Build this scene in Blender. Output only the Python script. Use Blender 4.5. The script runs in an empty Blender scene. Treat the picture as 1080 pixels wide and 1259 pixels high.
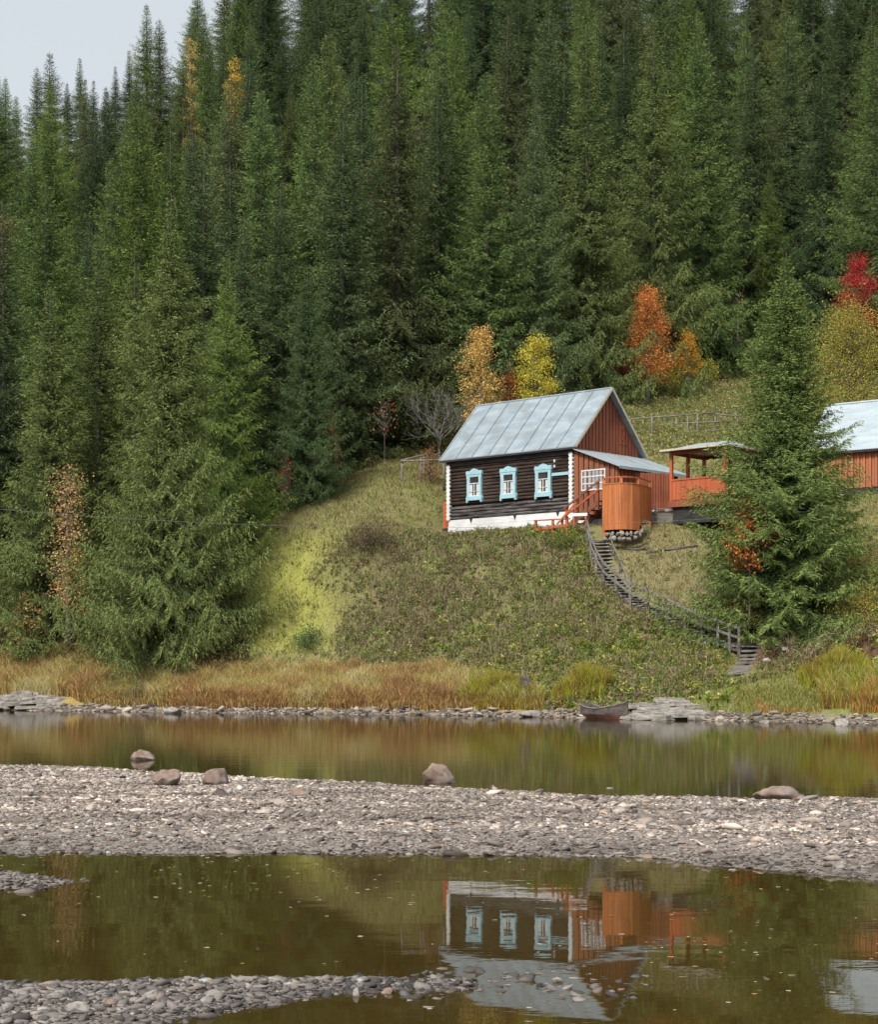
import bpy, math, random
import numpy as np
from mathutils import Vector, Matrix
SC = bpy.context.scene
R = math.radians
rng = np.random.default_rng(7)
random.seed(7)

# ------------------------------------------------------------------ camera
F, YH, CH = 2150.0, 823.0, 2.0          # focal in photo pixels, horizon row, eye height
cam_d = bpy.data.cameras.new("camera"); cam = bpy.data.objects.new("camera", cam_d)
SC.collection.objects.link(cam); SC.camera = cam
cam.location = (0, 0, CH); cam.rotation_euler = (R(90), 0, 0)
cam_d.sensor_fit = 'HORIZONTAL'; cam_d.sensor_width = 36
cam_d.lens = 36 * F / 1080; cam_d.shift_y = (YH - 629.5) / 1080
cam_d.clip_start = 0.1; cam_d.clip_end = 3000
# ------------------------------------------------------------------ world, sun, exposure
SUN_EL, SUN_AZ = R(48), R(-150)          # high soft sun behind the viewer's left shoulder
w = bpy.data.worlds.new("World"); SC.world = w; w.use_nodes = True
nt = w.node_tree; nt.nodes.clear()
sky = nt.nodes.new('ShaderNodeTexSky'); sky.sky_type = 'NISHITA'; sky.sun_disc = False
sky.sun_elevation = SUN_EL; sky.sun_rotation = SUN_AZ
sky.air_density = 1.0; sky.dust_density = 6.0; sky.ozone_density = 1.0
hs = nt.nodes.new('ShaderNodeHueSaturation'); hs.inputs['Saturation'].default_value = 0.42
bg = nt.nodes.new('ShaderNodeBackground'); bg.inputs[1].default_value = 0.125
wo = nt.nodes.new('ShaderNodeOutputWorld')
cl = nt.nodes.new('ShaderNodeMix'); cl.data_type = 'RGBA'; cl.inputs[7].default_value = (4.7, 5.1, 5.4, 1)   # even cloud sheet over the sky
cn = nt.nodes.new('ShaderNodeTexNoise'); cn.inputs['Scale'].default_value = 2.2; cn.inputs['Detail'].default_value = 5
cr_ = nt.nodes.new('ShaderNodeMapRange'); cr_.inputs[3].default_value = .5; cr_.inputs[4].default_value = .85
nt.links.new(cn.outputs[0], cr_.inputs[0]); nt.links.new(cr_.outputs[0], cl.inputs[0])
nt.links.new(sky.outputs[0], hs.inputs['Color']); nt.links.new(hs.outputs[0], cl.inputs[6]); nt.links.new(cl.outputs[2], bg.inputs[0]); nt.links.new(bg.outputs[0], wo.inputs[0])
sl = bpy.data.lights.new("sun", 'SUN'); sl.energy = 3.4; sl.angle = R(13); sl.color = (1, .955, .89)
sun = bpy.data.objects.new("sun", sl); SC.collection.objects.link(sun)
sd = Vector((math.sin(SUN_AZ) * math.cos(SUN_EL), math.cos(SUN_AZ) * math.cos(SUN_EL), math.sin(SUN_EL)))
sun.rotation_euler = sd.to_track_quat('Z', 'Y').to_euler()
SC.view_settings.view_transform = 'Standard'; SC.view_settings.look = 'None'
SC.view_settings.gamma = 1; SC.view_settings.use_curve_mapping = False
SC.view_settings.exposure = 0.42
SC.cycles.max_bounces = 6; SC.cycles.diffuse_bounces = 3; SC.cycles.glossy_bounces = 3
SC.cycles.transmission_bounces = 4; SC.cycles.transparent_max_bounces = 6
SC.cycles.caustics_reflective = False; SC.cycles.caustics_refractive = False

def W(px, py, Y): return np.array([(px - 540) / F * Y, Y, CH + (YH - py) / F * Y])

# ------------------------------------------------------------------ helpers
def sstep(a, b, x):
    t = np.clip((np.asarray(x, float) - a) / (b - a), 0, 1); return t * t * (3 - 2 * t)
def _h(i, j, s):
    n = (i.astype(np.int64) * 374761393 + j.astype(np.int64) * 668265263 + s * 974634777) & 0xffffffff
    n = ((n ^ (n >> 13)) * 1274126177) & 0xffffffff
    return ((n ^ (n >> 16)) & 0xffff) / 65535.0
def noise(x, y, s=0):
    x = np.asarray(x, float); y = np.asarray(y, float)
    i = np.floor(x); j = np.floor(y); u = x - i; v = y - j; u = u * u * (3 - 2 * u); v = v * v * (3 - 2 * v)
    i = i.astype(int); j = j.astype(int)
    return (_h(i, j, s) * (1 - u) + _h(i + 1, j, s) * u) * (1 - v) + (_h(i, j + 1, s) * (1 - u) + _h(i + 1, j + 1, s) * u) * v
def fbm(x, y, s=0, o=3):
    r = 0; a = .5; x = np.asarray(x, float); y = np.asarray(y, float)
    for k in range(o): r = r + a * noise(x * 2 ** k, y * 2 ** k, s + k); a *= .5
    return r / (1 - .5 ** o)

def raw_mesh(name, V, Fc, mat, parent=None, col=None, smooth=False):
    """V (n,3), Fc (m,k) uniform faces; col (n,3) per-vertex linear colour"""
    V = np.ascontiguousarray(V, np.float32); Fc = np.ascontiguousarray(Fc, np.int32)
    me = bpy.data.meshes.new(name); k = Fc.shape[1]
    me.vertices.add(len(V)); me.vertices.foreach_set('co', V.ravel())
    me.loops.add(Fc.size); me.loops.foreach_set('vertex_index', Fc.ravel())
    me.polygons.add(len(Fc)); me.polygons.foreach_set('loop_start', np.arange(0, Fc.size, k, dtype=np.int32))
    try: me.polygons.foreach_set('loop_total', np.full(len(Fc), k, np.int32))
    except Exception: pass
    me.update(calc_edges=True)
    if smooth: me.polygons.foreach_set('use_smooth', np.ones(len(Fc), bool))
    if col is not None:
        at = me.color_attributes.new('Col', 'FLOAT_COLOR', 'POINT')
        c4 = np.ones((len(V), 4), np.float32); c4[:, :3] = col; at.data.foreach_set('color', c4.ravel())
    if mat: me.materials.append(mat)
    return link(name, me, parent)
def link(name, me, parent=None):
    o = bpy.data.objects.new(name, me); SC.collection.objects.link(o)
    if parent is not None: o.parent = parent
    return o
def thing(name, label, cat, loc=(0, 0, 0), rz=0, group=None):
    o = bpy.data.objects.new(name, None); SC.collection.objects.link(o)
    o.location = tuple(float(c) for c in loc); o.rotation_euler = (0, 0, rz)
    o.empty_display_size = .3
    return tag(o, label, cat, group)
def tag(o, label, cat, group=None):
    o['label'] = label; o['category'] = cat
    if group: o['group'] = group
    return o
def kind(o, k, label=None, cat=None):
    o['kind'] = k
    if label: o['label'] = label
    if cat: o['category'] = cat
    return o

class MB:
    def __init__(s): s.v = []; s.f = []
    def add(s, vs, fs):
        n = len(s.v); s.v += [tuple(float(c) for c in p) for p in vs]; s.f += [tuple(i + n for i in f) for f in fs]; return s
    def box(s, x0, x1, y0, y1, z0, z1):
        return s.add([(x0, y0, z0), (x1, y0, z0), (x1, y1, z0), (x0, y1, z0), (x0, y0, z1), (x1, y0, z1), (x1, y1, z1), (x0, y1, z1)],
                     [(0, 3, 2, 1), (4, 5, 6, 7), (0, 1, 5, 4), (1, 2, 6, 5), (2, 3, 7, 6), (3, 0, 4, 7)])
    def beam(s, p, q, w, h, up=(0, 0, 1)):
        p = Vector(p); q = Vector(q); d = (q - p).normalized(); up = Vector(up)
        if abs(d.dot(up)) > .99: up = Vector((0, 1, 0))
        a = d.cross(up).normalized() * (w / 2); b = a.cross(d).normalized() * (h / 2)
        vs = [p - a - b, p + a - b, p + a + b, p - a + b, q - a - b, q + a - b, q + a + b, q - a + b]
        return s.add(vs, [(0, 3, 2, 1), (4, 5, 6, 7), (0, 1, 5, 4), (1, 2, 6, 5), (2, 3, 7, 6), (3, 0, 4, 7)])
    def tube(s, pts, rad, n=6, cap=True):
        pts = [Vector(p) for p in pts]
        if not hasattr(rad, '__len__'): rad = [rad] * len(pts)
        m = len(s.v)
        for i, p in enumerate(pts):
            d = (pts[min(i + 1, len(pts) - 1)] - pts[max(i - 1, 0)]).normalized()
            u = Vector((0, 0, 1)) if abs(d.z) < .9 else Vector((1, 0, 0))
            a = d.cross(u).normalized(); b = a.cross(d)
            for k in range(n):
                t = 2 * math.pi * k / n; q = p + (a * math.cos(t) + b * math.sin(t)) * rad[i]; s.v.append(tuple(q))
        for i in range(len(pts) - 1):
            for k in range(n):
                a0 = m + i * n + k; a1 = m + i * n + (k + 1) % n; s.f.append((a0, a1, a1 + n, a0 + n))
        if cap: s.f.append(tuple(m + k for k in reversed(range(n)))); s.f.append(tuple(m + (len(pts) - 1) * n + k for k in range(n)))
        return s
    def build(s, name, mat, parent=None, smooth=False, bevel=0):
        me = bpy.data.meshes.new(name); me.from_pydata(s.v, [], s.f); me.update()
        if smooth: me.polygons.foreach_set('use_smooth', [True] * len(me.polygons))
        if mat: me.materials.append(mat)
        o = link(name, me, parent)
        if bevel:
            b = o.modifiers.new('bevel', 'BEVEL'); b.width = bevel; b.segments = 1; b.limit_method = 'ANGLE'
        return o

# ------------------------------------------------------------------ materials
def newmat(name):
    m = bpy.data.materials.new(name); m.use_nodes = True; n = m.node_tree; n.nodes.clear()
    out = n.nodes.new('ShaderNodeOutputMaterial'); return m, n, out
def surf(name, c1, c2, scale=(4, 4, 4), detail=6, rough=.8, bump=.3, bdist=.01, metal=0, c3=None, ramp=(.35, .65), spec=.3, scale2=None):
    m, n, out = newmat(name); L = n.links.new
    tc = n.nodes.new('ShaderNodeTexCoord'); mp = n.nodes.new('ShaderNodeMapping'); mp.inputs['Scale'].default_value = scale
    L(tc.outputs['Object'], mp.inputs['Vector'])
    nz = n.nodes.new('ShaderNodeTexNoise'); nz.inputs['Scale'].default_value = 1; nz.inputs['Detail'].default_value = detail
    nz.inputs['Roughness'].default_value = .65
    L(mp.outputs[0], nz.inputs['Vector'])
    cr = n.nodes.new('ShaderNodeValToRGB'); cr.color_ramp.elements[0].position = ramp[0]; cr.color_ramp.elements[1].position = ramp[1]
    cr.color_ramp.elements[0].color = (*c1, 1); cr.color_ramp.elements[1].color = (*c2, 1)
    L(nz.outputs[0], cr.inputs[0]); colout = cr.outputs[0]
    if c3:
        n2 = n.nodes.new('ShaderNodeTexNoise'); n2.inputs['Scale'].default_value = .45 if scale2 is None else scale2; n2.inputs['Detail'].default_value = 5
        L(tc.outputs['Object'], n2.inputs['Vector'])
        r2 = n.nodes.new('ShaderNodeValToRGB'); r2.color_ramp.elements[0].position = .45; r2.color_ramp.elements[1].position = .7
        L(n2.outputs[0], r2.inputs[0])
        mx = n.nodes.new('ShaderNodeMix'); mx.data_type = 'RGBA'; mx.inputs[7].default_value = (*c3, 1)
        L(r2.outputs[0], mx.inputs[0]); L(colout, mx.inputs[6]); colout = mx.outputs[2]
    b = n.nodes.new('ShaderNodeBsdfPrincipled'); b.inputs['Roughness'].default_value = rough; b.inputs['Metallic'].default_value = metal
    b.inputs['Specular IOR Level'].default_value = spec
    L(colout, b.inputs['Base Color'])
    if bump:
        bp = n.nodes.new('ShaderNodeBump'); bp.inputs['Strength'].default_value = bump; bp.inputs['Distance'].default_value = bdist
        L(nz.outputs[0], bp.inputs['Height']); L(bp.outputs[0], b.inputs['Normal'])
    L(b.outputs[0], out.inputs[0]); return m
def leafmat(name, trans=.25, objcol=True, tint=(1, 1, 1)):
    m, n, out = newmat(name); L = n.links.new
    at = n.nodes.new('ShaderNodeAttribute'); at.attribute_name = 'Col'
    c = at.outputs['Color']
    if objcol:
        oi = n.nodes.new('ShaderNodeObjectInfo'); mx = n.nodes.new('ShaderNodeMix'); mx.data_type = 'RGBA'; mx.blend_type = 'MULTIPLY'
        mx.inputs[0].default_value = 1; L(c, mx.inputs[6]); L(oi.outputs['Color'], mx.inputs[7]); c = mx.outputs[2]
    d = n.nodes.new('ShaderNodeBsdfDiffuse'); t = n.nodes.new('ShaderNodeBsdfTranslucent'); ms = n.nodes.new('ShaderNodeMixShader')
    ms.inputs[0].default_value = trans
    L(c, d.inputs[0]); L(c, t.inputs[0]); L(d.outputs[0], ms.inputs[1]); L(t.outputs[0], ms.inputs[2]); L(ms.outputs[0], out.inputs[0])
    return m
M = {}
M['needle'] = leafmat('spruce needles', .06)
M['leaf'] = leafmat('leaves', .3, False)
M['bark'] = surf('bark', (.06, .05, .04), (.16, .14, .12), (9, 9, 2), rough=.95, bump=.5, bdist=.03)
M['birch'] = surf('pale bark', (.12, .11, .1), (.4, .38, .35), (5, 5, 9), rough=.9)
M['log'] = surf('old logs', (.014, .01, .009), (.085, .058, .047), (1.2, 7, 9), rough=.85, bump=.7, bdist=.02, c3=(.07, .055, .048), ramp=(.35, .7), spec=.06)
M['loggrey'] = surf('greyed bottom logs', (.02, .018, .018), (.19, .17, .165), (1.0, 8, 14), rough=.95, bump=.9, bdist=.02, ramp=(.4, .66), spec=.06)
M['white'] = surf('old white paint', (.5, .51, .52), (.72, .73, .73), (1.5, 4, 7), rough=.7, c3=(.52, .52, .52), ramp=(.3, .6))
M['blue'] = surf('sky blue paint', (.25, .45, .51), (.37, .57, .63), (8, 8, 8), rough=.55)
M['glass'] = surf('window glass', (.02, .025, .03), (.05, .055, .06), rough=.08, bump=0, spec=.6)
M['curtain'] = surf('net curtain', (.4, .41, .42), (.62, .63, .63), (14, 14, 1), rough=.9)
M['roof'] = surf('galvanised roof', (.27, .33, .37), (.39, .45, .49), (.9, 2.5, 2.5), rough=.42, metal=.35, bump=.15, bdist=.02, c3=(.25, .28, .29), spec=.4, scale2=.9)
M['roof2'] = surf('corrugated barn roof', (.32, .39, .43), (.45, .51, .54), (.8, 3, 3), rough=.4, metal=.25, bump=.1, bdist=.02, c3=(.38, .42, .44))
M['redbrown'] = surf('red brown boards', (.2, .058, .03), (.36, .115, .058), (7, 7, .25), rough=.75, c3=(.17, .055, .035))
M['redboard'] = surf('brown boards', (.17, .06, .03), (.34, .125, .06), (7, 7, .25), rough=.75, c3=(.14, .055, .035))
M['orange'] = surf('orange stained boards', (.27, .08, .028), (.6, .21, .075), (9, 9, .3), rough=.6, c3=(.46, .15, .045), scale2=1.6)
M['orangered'] = surf('orange red boards', (.3, .07, .03), (.48, .13, .055), (8, 8, .25), rough=.65, c3=(.36, .08, .035))
M['barnwall'] = surf('barn boards', (.3, .1, .045), (.5, .18, .085), (8, 8, .25), rough=.75, c3=(.36, .12, .06))
M['grey'] = surf('weathered wood', (.08, .073, .066), (.27, .25, .23), (3, 9, 9), rough=.9, bump=.5, bdist=.02, c3=(.2, .18, .155), scale2=1.5)
M['tread'] = surf('worn treads', (.13, .12, .11), (.4, .37, .34), (3, 9, 9), rough=.9, bump=.5, bdist=.02)
M['greydark'] = surf('dark weathered wood', (.05, .045, .04), (.17, .15, .14), (3, 9, 9), rough=.9, bump=.5, bdist=.02)
M['cream'] = surf('bleached fascia', (.4, .35, .27), (.55, .5, .42), (3, 9, 9), rough=.8)
M['dark'] = surf('dark tarred board', (.018, .017, .017), (.05, .046, .044), (2, 6, 6), rough=.85)
M['rock'] = surf('river rock', (.12, .105, .095), (.34, .31, .28), (6, 6, 6), rough=.9, bump=.6, bdist=.03, c3=(.26, .24, .23), ramp=(.3, .7), scale2=3)
M['pinkrock'] = surf('brown boulder', (.11, .075, .058), (.32, .235, .19), (5, 5, 5), rough=.9, bump=.7, bdist=.03, c3=(.2, .17, .15), ramp=(.3, .7), scale2=3)
M['palerock'] = surf('pale rock', (.15, .135, .12), (.4, .37, .33), (9, 9, 9), rough=.9, bump=.8, bdist=.02, c3=(.22, .19, .165), scale2=5)
M['ledge'] = surf('ledge slabs', (.1, .092, .082), (.36, .33, .29), (2, 4, 12), rough=.95, bump=.7, bdist=.03)
M['boat'] = surf('boat planks', (.05, .04, .036), (.15, .12, .105), (3, 8, 8), rough=.8, bump=.4)
M['boatred'] = surf('red bottom paint', (.07, .03, .024), (.15, .06, .045), (3, 8, 8), rough=.8)
M['cable'] = surf('cable', (.1, .1, .1), (.2, .2, .2), rough=.6, bump=0)

def vcmat(name, rough=.9, nscale=12, amt=.5, bump=.6, bdist=.02):
    m, n, out = newmat(name); L = n.links.new
    at = n.nodes.new('ShaderNodeAttribute'); at.attribute_name = 'Col'
    tc = n.nodes.new('ShaderNodeTexCoord')
    nz = n.nodes.new('ShaderNodeTexNoise'); nz.inputs['Scale'].default_value = nscale; nz.inputs['Detail'].default_value = 8; nz.inputs['Roughness'].default_value = .7
    L(tc.outputs['Object'], nz.inputs['Vector'])
    mr = n.nodes.new('ShaderNodeMapRange'); mr.inputs[1].default_value = .3; mr.inputs[2].default_value = .7
    mr.inputs[3].default_value = 1 - amt; mr.inputs[4].default_value = 1 + amt; L(nz.outputs[0], mr.inputs[0])
    mx = n.nodes.new('ShaderNodeVectorMath'); mx.operation = 'SCALE'; L(at.outputs['Color'], mx.inputs[0]); L(mr.outputs[0], mx.inputs['Scale'])
    b = n.nodes.new('ShaderNodeBsdfPrincipled'); b.inputs['Roughness'].default_value = rough; b.inputs['Specular IOR Level'].default_value = .25
    L(mx.outputs[0], b.inputs['Base Color'])
    bp = n.nodes.new('ShaderNodeBump'); bp.inputs['Strength'].default_value = bump; bp.inputs['Distance'].default_value = bdist
    L(nz.outputs[0], bp.inputs['Height']); L(bp.outputs[0], b.inputs['Normal']); L(b.outputs[0], out.inputs[0]); return m
M['ground'] = vcmat('ground soil')
M['pebble'] = vcmat('pebbles', .8, 25, .28, .4, .01)

def watermat():
    m, n, out = newmat('river water'); L = n.links.new
    geo = n.nodes.new('ShaderNodeNewGeometry'); sep = n.nodes.new('ShaderNodeSeparateXYZ'); L(geo.outputs['Position'], sep.inputs[0])
    def nz(sc, vec, det):
        mp = n.nodes.new('ShaderNodeMapping'); mp.inputs['Scale'].default_value = vec; L(geo.outputs['Position'], mp.inputs['Vector'])
        t = n.nodes.new('ShaderNodeTexNoise'); t.inputs['Scale'].default_value = sc; t.inputs['Detail'].default_value = det; L(mp.outputs[0], t.inputs['Vector']); return t
    fine = nz(1, (2.5, 5, 1), 3); broad = nz(1, (.35, .9, 1), 2)
    # the open river runs, the near pool lies almost still
    mr = n.nodes.new('ShaderNodeMapRange'); mr.inputs[1].default_value = 20; mr.inputs[2].default_value = 40; mr.inputs[3].default_value = .0005; mr.inputs[4].default_value = .002
    L(sep.outputs['Y'], mr.inputs[0])
    mu = n.nodes.new('ShaderNodeMath'); mu.operation = 'MULTIPLY'; L(fine.outputs[0], mu.inputs[0]); L(mr.outputs[0], mu.inputs[1])
    mu2 = n.nodes.new('ShaderNodeMath'); mu2.operation = 'MULTIPLY'; mu2.inputs[1].default_value = .0022; L(broad.outputs[0], mu2.inputs[0])
    ad = n.nodes.new('ShaderNodeMath'); ad.operation = 'ADD'; L(mu.outputs[0], ad.inputs[0]); L(mu2.outputs[0], ad.inputs[1])
    bp = n.nodes.new('ShaderNodeBump'); bp.inputs['Strength'].default_value = 1; bp.inputs['Distance'].default_value = 1; L(ad.outputs[0], bp.inputs['Height'])
    fr = n.nodes.new('ShaderNodeFresnel'); fr.inputs['IOR'].default_value = 1.33; L(bp.outputs[0], fr.inputs['Normal'])
    gl = n.nodes.new('ShaderNodeBsdfGlossy'); gl.inputs['Roughness'].default_value = .012; L(bp.outputs[0], gl.inputs['Normal'])
    tr = n.nodes.new('ShaderNodeBsdfTransparent'); tr.inputs[0].default_value = (.36, .25, .09, 1)
    df = n.nodes.new('ShaderNodeBsdfDiffuse'); df.inputs[0].default_value = (.074, .051, .013, 1)
    m1 = n.nodes.new('ShaderNodeMixShader'); m1.inputs[0].default_value = .55
    L(tr.outputs[0], m1.inputs[1]); L(df.outputs[0], m1.inputs[2])
    m2 = n.nodes.new('ShaderNodeMixShader'); L(fr.outputs[0], m2.inputs[0]); L(m1.outputs[0], m2.inputs[1]); L(gl.outputs[0], m2.inputs[2])
    L(m2.outputs[0], out.inputs[0]); return m
M['water'] = watermat()

# ------------------------------------------------------------------ terrain
def shoreY(X):     # line where the far bank meets the river
    return np.interp(X, [-200, -40, -21.6, -10, 0, 8.5, 16.1, 40, 200], [150, 91, 86, 80.5, 76.8, 70.8, 64.6, 55, 20]) + (fbm(np.asarray(X) * .45, 0 * np.asarray(X), 31) - .5) * 1.1
CP = []
def cp(px, py, Y): CP.append(tuple(W(px, py, Y)))
for a in [(260, 806, 88.5), (100, 802, 91), (-60, 800, 95), (400, 802, 86), (540, 816, 82.5), (620, 822, 80), (700, 832, 77), (800, 842, 73.5), (905, 832, 73.3), (1000, 808, 72.5), (1120, 800, 71),
          (560, 730, 87.2), (640, 735, 85.6), (700, 748, 83.6), (740, 762, 81.2), (430, 702, 90), (330, 752, 90.5), (480, 760, 87), (820, 800, 77.6),
          (450, 661, 91.8), (560, 668, 91.6), (600, 671, 90.4), (650, 669, 88.8), (715, 672, 88), (742, 697, 86), (762, 726, 84), (792, 748, 82), (832, 768, 80.3), (872, 783, 78.8), (912, 802, 77.2),
          (330, 642, 97), (355, 625, 100), (400, 600, 102.5), (450, 582, 106), (490, 572, 109), (540, 565, 111), (450, 622, 98), (500, 610, 99.8), (538, 607, 101), (610, 570, 108), (700, 545, 110),
          (800, 690, 86.2), (860, 664, 88), (800, 653, 89), (850, 648, 89.6), (870, 742, 82), (930, 700, 84.5), (972, 776, 78.5), (1060, 662, 86.5), (1060, 772, 77), (1080, 614, 92), (1140, 600, 95),
          (1000, 607, 95), (900, 612, 94), (800, 628, 91.5), (860, 624, 91.5), (800, 540, 112), (870, 535, 113), (940, 530, 113), (1030, 540, 108), (860, 500, 125), (930, 452, 142), (760, 484, 128), (1000, 455, 138), (1080, 480, 126), (1150, 470, 128),
          (240, 700, 101), (100, 700, 105), (-40, 700, 107)]: cp(*a)
for Y, zs in ((150, (24, 30, 37, 34, 34)), (200, (49, 59, 68, 67, 67)), (260, (58, 74, 90, 90, 90)), (340, (58, 74, 88, 88, 88))):
    for px, z in zip((-20, 270, 540, 800, 1100), zs): CP.append(((px - 540) / F * Y, Y, z))
for Y, zl, zr in ((95, 5, 12), (130, 12, 28), (200, 34, 60), (340, 45, 95)):
    CP.append((-.75 * Y, Y, zl)); CP.append((.75 * Y, Y, zr))
CP += [(6.8, 91.2, 9.5), (.3, 96.9, 9.45), (3.5, 94.2, 9.48), (4.6, 101, 10.2), (10.5, 95.5, 10.0), (-.6, 97.6, 9.7), (9, 89.2, 9.25)]
CP = [c for c in CP]
for X in (-60, -40, -21, -12, -5, 0, 5, 9, 13, 17, 25, 40):
    Ys = float(shoreY(X)); CP.append((X, Ys + 1.2, .35)); CP.append((X, Ys - 3, -.7))
P = np.array(CP); 
def _k(r): return r * r * np.log(r + 1e-9)
_n = len(P); _A = np.zeros((_n + 3, _n + 3)); _d = np.hypot(P[:, None, 0] - P[None, :, 0], P[:, None, 1] - P[None, :, 1])
_A[:_n, :_n] = _k(_d) + np.eye(_n) * 2.0; _A[:_n, _n] = 1; _A[:_n, _n + 1:] = P[:, :2]; _A[_n:, :_n] = _A[:_n, _n:].T
_w = np.linalg.solve(_A, np.r_[P[:, 2], 0, 0, 0])
def bank(X, Y):
    X = np.atleast_1d(np.asarray(X, float)); Y = np.atleast_1d(np.asarray(Y, float)); out = np.empty(len(X))
    for i in range(0, len(X), 40000):
        x = X[i:i + 40000]; y = Y[i:i + 40000]
        r = np.hypot(x[:, None] - P[None, :, 0], y[:, None] - P[None, :, 1])
        out[i:i + 40000] = _k(r) @ _w[:_n] + _w[_n] + _w[_n + 1] * x + _w[_n + 2] * y
    return out
# house footprint frame (front right corner, along the front, into the depth)
TH = 0.7374; HA = np.array([math.cos(TH), -math.sin(TH)]); HB = np.array([math.sin(TH), math.cos(TH)])
RE = np.array([7.19, 91.49])                       # right end of the front eave
HO = RE - HA * .42 + HB * .22; HZ = 9.5            # right front wall corner
def hloc(X, Y): d = np.stack([np.asarray(X) - HO[0], np.asarray(Y) - HO[1]]); return d[0] * HA[0] + d[1] * HA[1], d[0] * HB[0] + d[1] * HB[1]
def bars(X, Y):
    n1 = (fbm(X * .7, Y * .5, 3) - .5) * 1.6; n2 = (fbm(X * 2.2, Y * 1.5, 5) - .5) * .7
    # main bar
    far = np.interp(X, [-9, -6.5, -4, 0, 2, 8, 20], [35.6, 34.6, 32.2, 29.2, 27.4, 26.3, 23]) + n1
    near = np.interp(X, [-9, 0, 2, 3.8, 4.5, 20], [19.2, 19.0, 18.7, 17.0, 16.3, 14]) + n2 * .6
    t = np.minimum((far - Y) * .085, (Y - near) * .10)
    z = np.where(t > 0, np.minimum(t, .16 + .06 * fbm(X * .6, Y * .6, 9)), t * 1.6)
    # little spit at the left
    t2 = .95 - np.hypot((X + 5.1) / 1.75, (Y - 16.4) / .85) + n2 * .5
    z = np.maximum(z, np.clip(t2 * .16, -1, .07))
    # nearest bar
    top = np.interp(X, [-9, -3, -1.2, 0, .3, 1.1, 2], [11.1, 11.05, 11.25, 11.3, 11.2, 11.1, 10.2]) + n2 * .15
    bot = np.interp(X, [-9, -2.4, -1.9, -1.36, -.91, -.4, 0, .3, 1.1, 2], [7.0, 9.2, 9.75, 10.15, 10.6, 10.95, 11.0, 11.0, 10.9, 10.6]) + n2 * .25
    t3 = np.minimum((top - Y) * .16, (Y - bot) * .10)
    z3 = np.where(t3 > 0, np.minimum(t3, .06), t3)
    z3 = np.where(X > .2, z3 - .25 * sstep(.2, .5, X), z3)
    z = np.maximum(z, z3)
    bed = -.38 - .12 * fbm(X * .3, Y * .3, 12) - .5 * sstep(34, 50, Y)
    return np.maximum(z, bed)
def terrain(X, Y):
    X = np.atleast_1d(np.asarray(X, float)); Y = np.atleast_1d(np.asarray(Y, float))
    zb = bars(X, Y); Ys = shoreY(X); d = Y - Ys
    z = zb.copy(); m = d > -6
    if m.any():
        b = bank(X[m], Y[m]); dm = d[m]
        zs = np.where(dm < 0, dm * .25, dm * .28)                   # beach ramp near the waterline
        k = sstep(.3, 2.2, dm); b = zs * (1 - k) + np.maximum(b, .3) * k
        far = sstep(0, 30, dm)
        b = b + (fbm(X[m] * .5, Y[m] * .5, 21) - .5) * (.35 * sstep(2.5, 6, dm) + 1.2 * sstep(20, 50, dm)) + (fbm(X[m] * 2, Y[m] * 2, 22) - .5) * .12 + (fbm(X[m] * 1.0, Y[m] * .8, 23) - .5) * .8 * sstep(4, 8, dm) * sstep(19, 13, dm)
        u, v = hloc(X[m], Y[m])                                       # level pad under the house
        pad = sstep(1.0, .15, np.maximum(np.maximum(-9.2 - u, u - 3.2), np.maximum(-.3 - v, v - 6.2)))
        b = b * (1 - pad) + (HZ - .06) * pad
        kk = sstep(-6, -3, dm); z[m] = zb[m] * (1 - kk) + np.maximum(b, -1) * kk
    return z
def gz(X, Y): return float(terrain([X], [Y])[0])
def proj(X, Y, Z): return 540 + F * X / Y, YH - F * (Z - CH) / Y
FE_PX = [-300, -60, 120, 250, 300, 335, 400, 480, 560, 700, 780, 900, 950, 1000, 1150, 1400]
FE_Y = [108, 93, 91, 90.5, 95, 98.5, 106, 111, 112, 121, 128, 141, 142, 139, 125, 120]
def forest_edge(X, Y): return np.interp(540 + F * X / Y, FE_PX, FE_Y)
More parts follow.
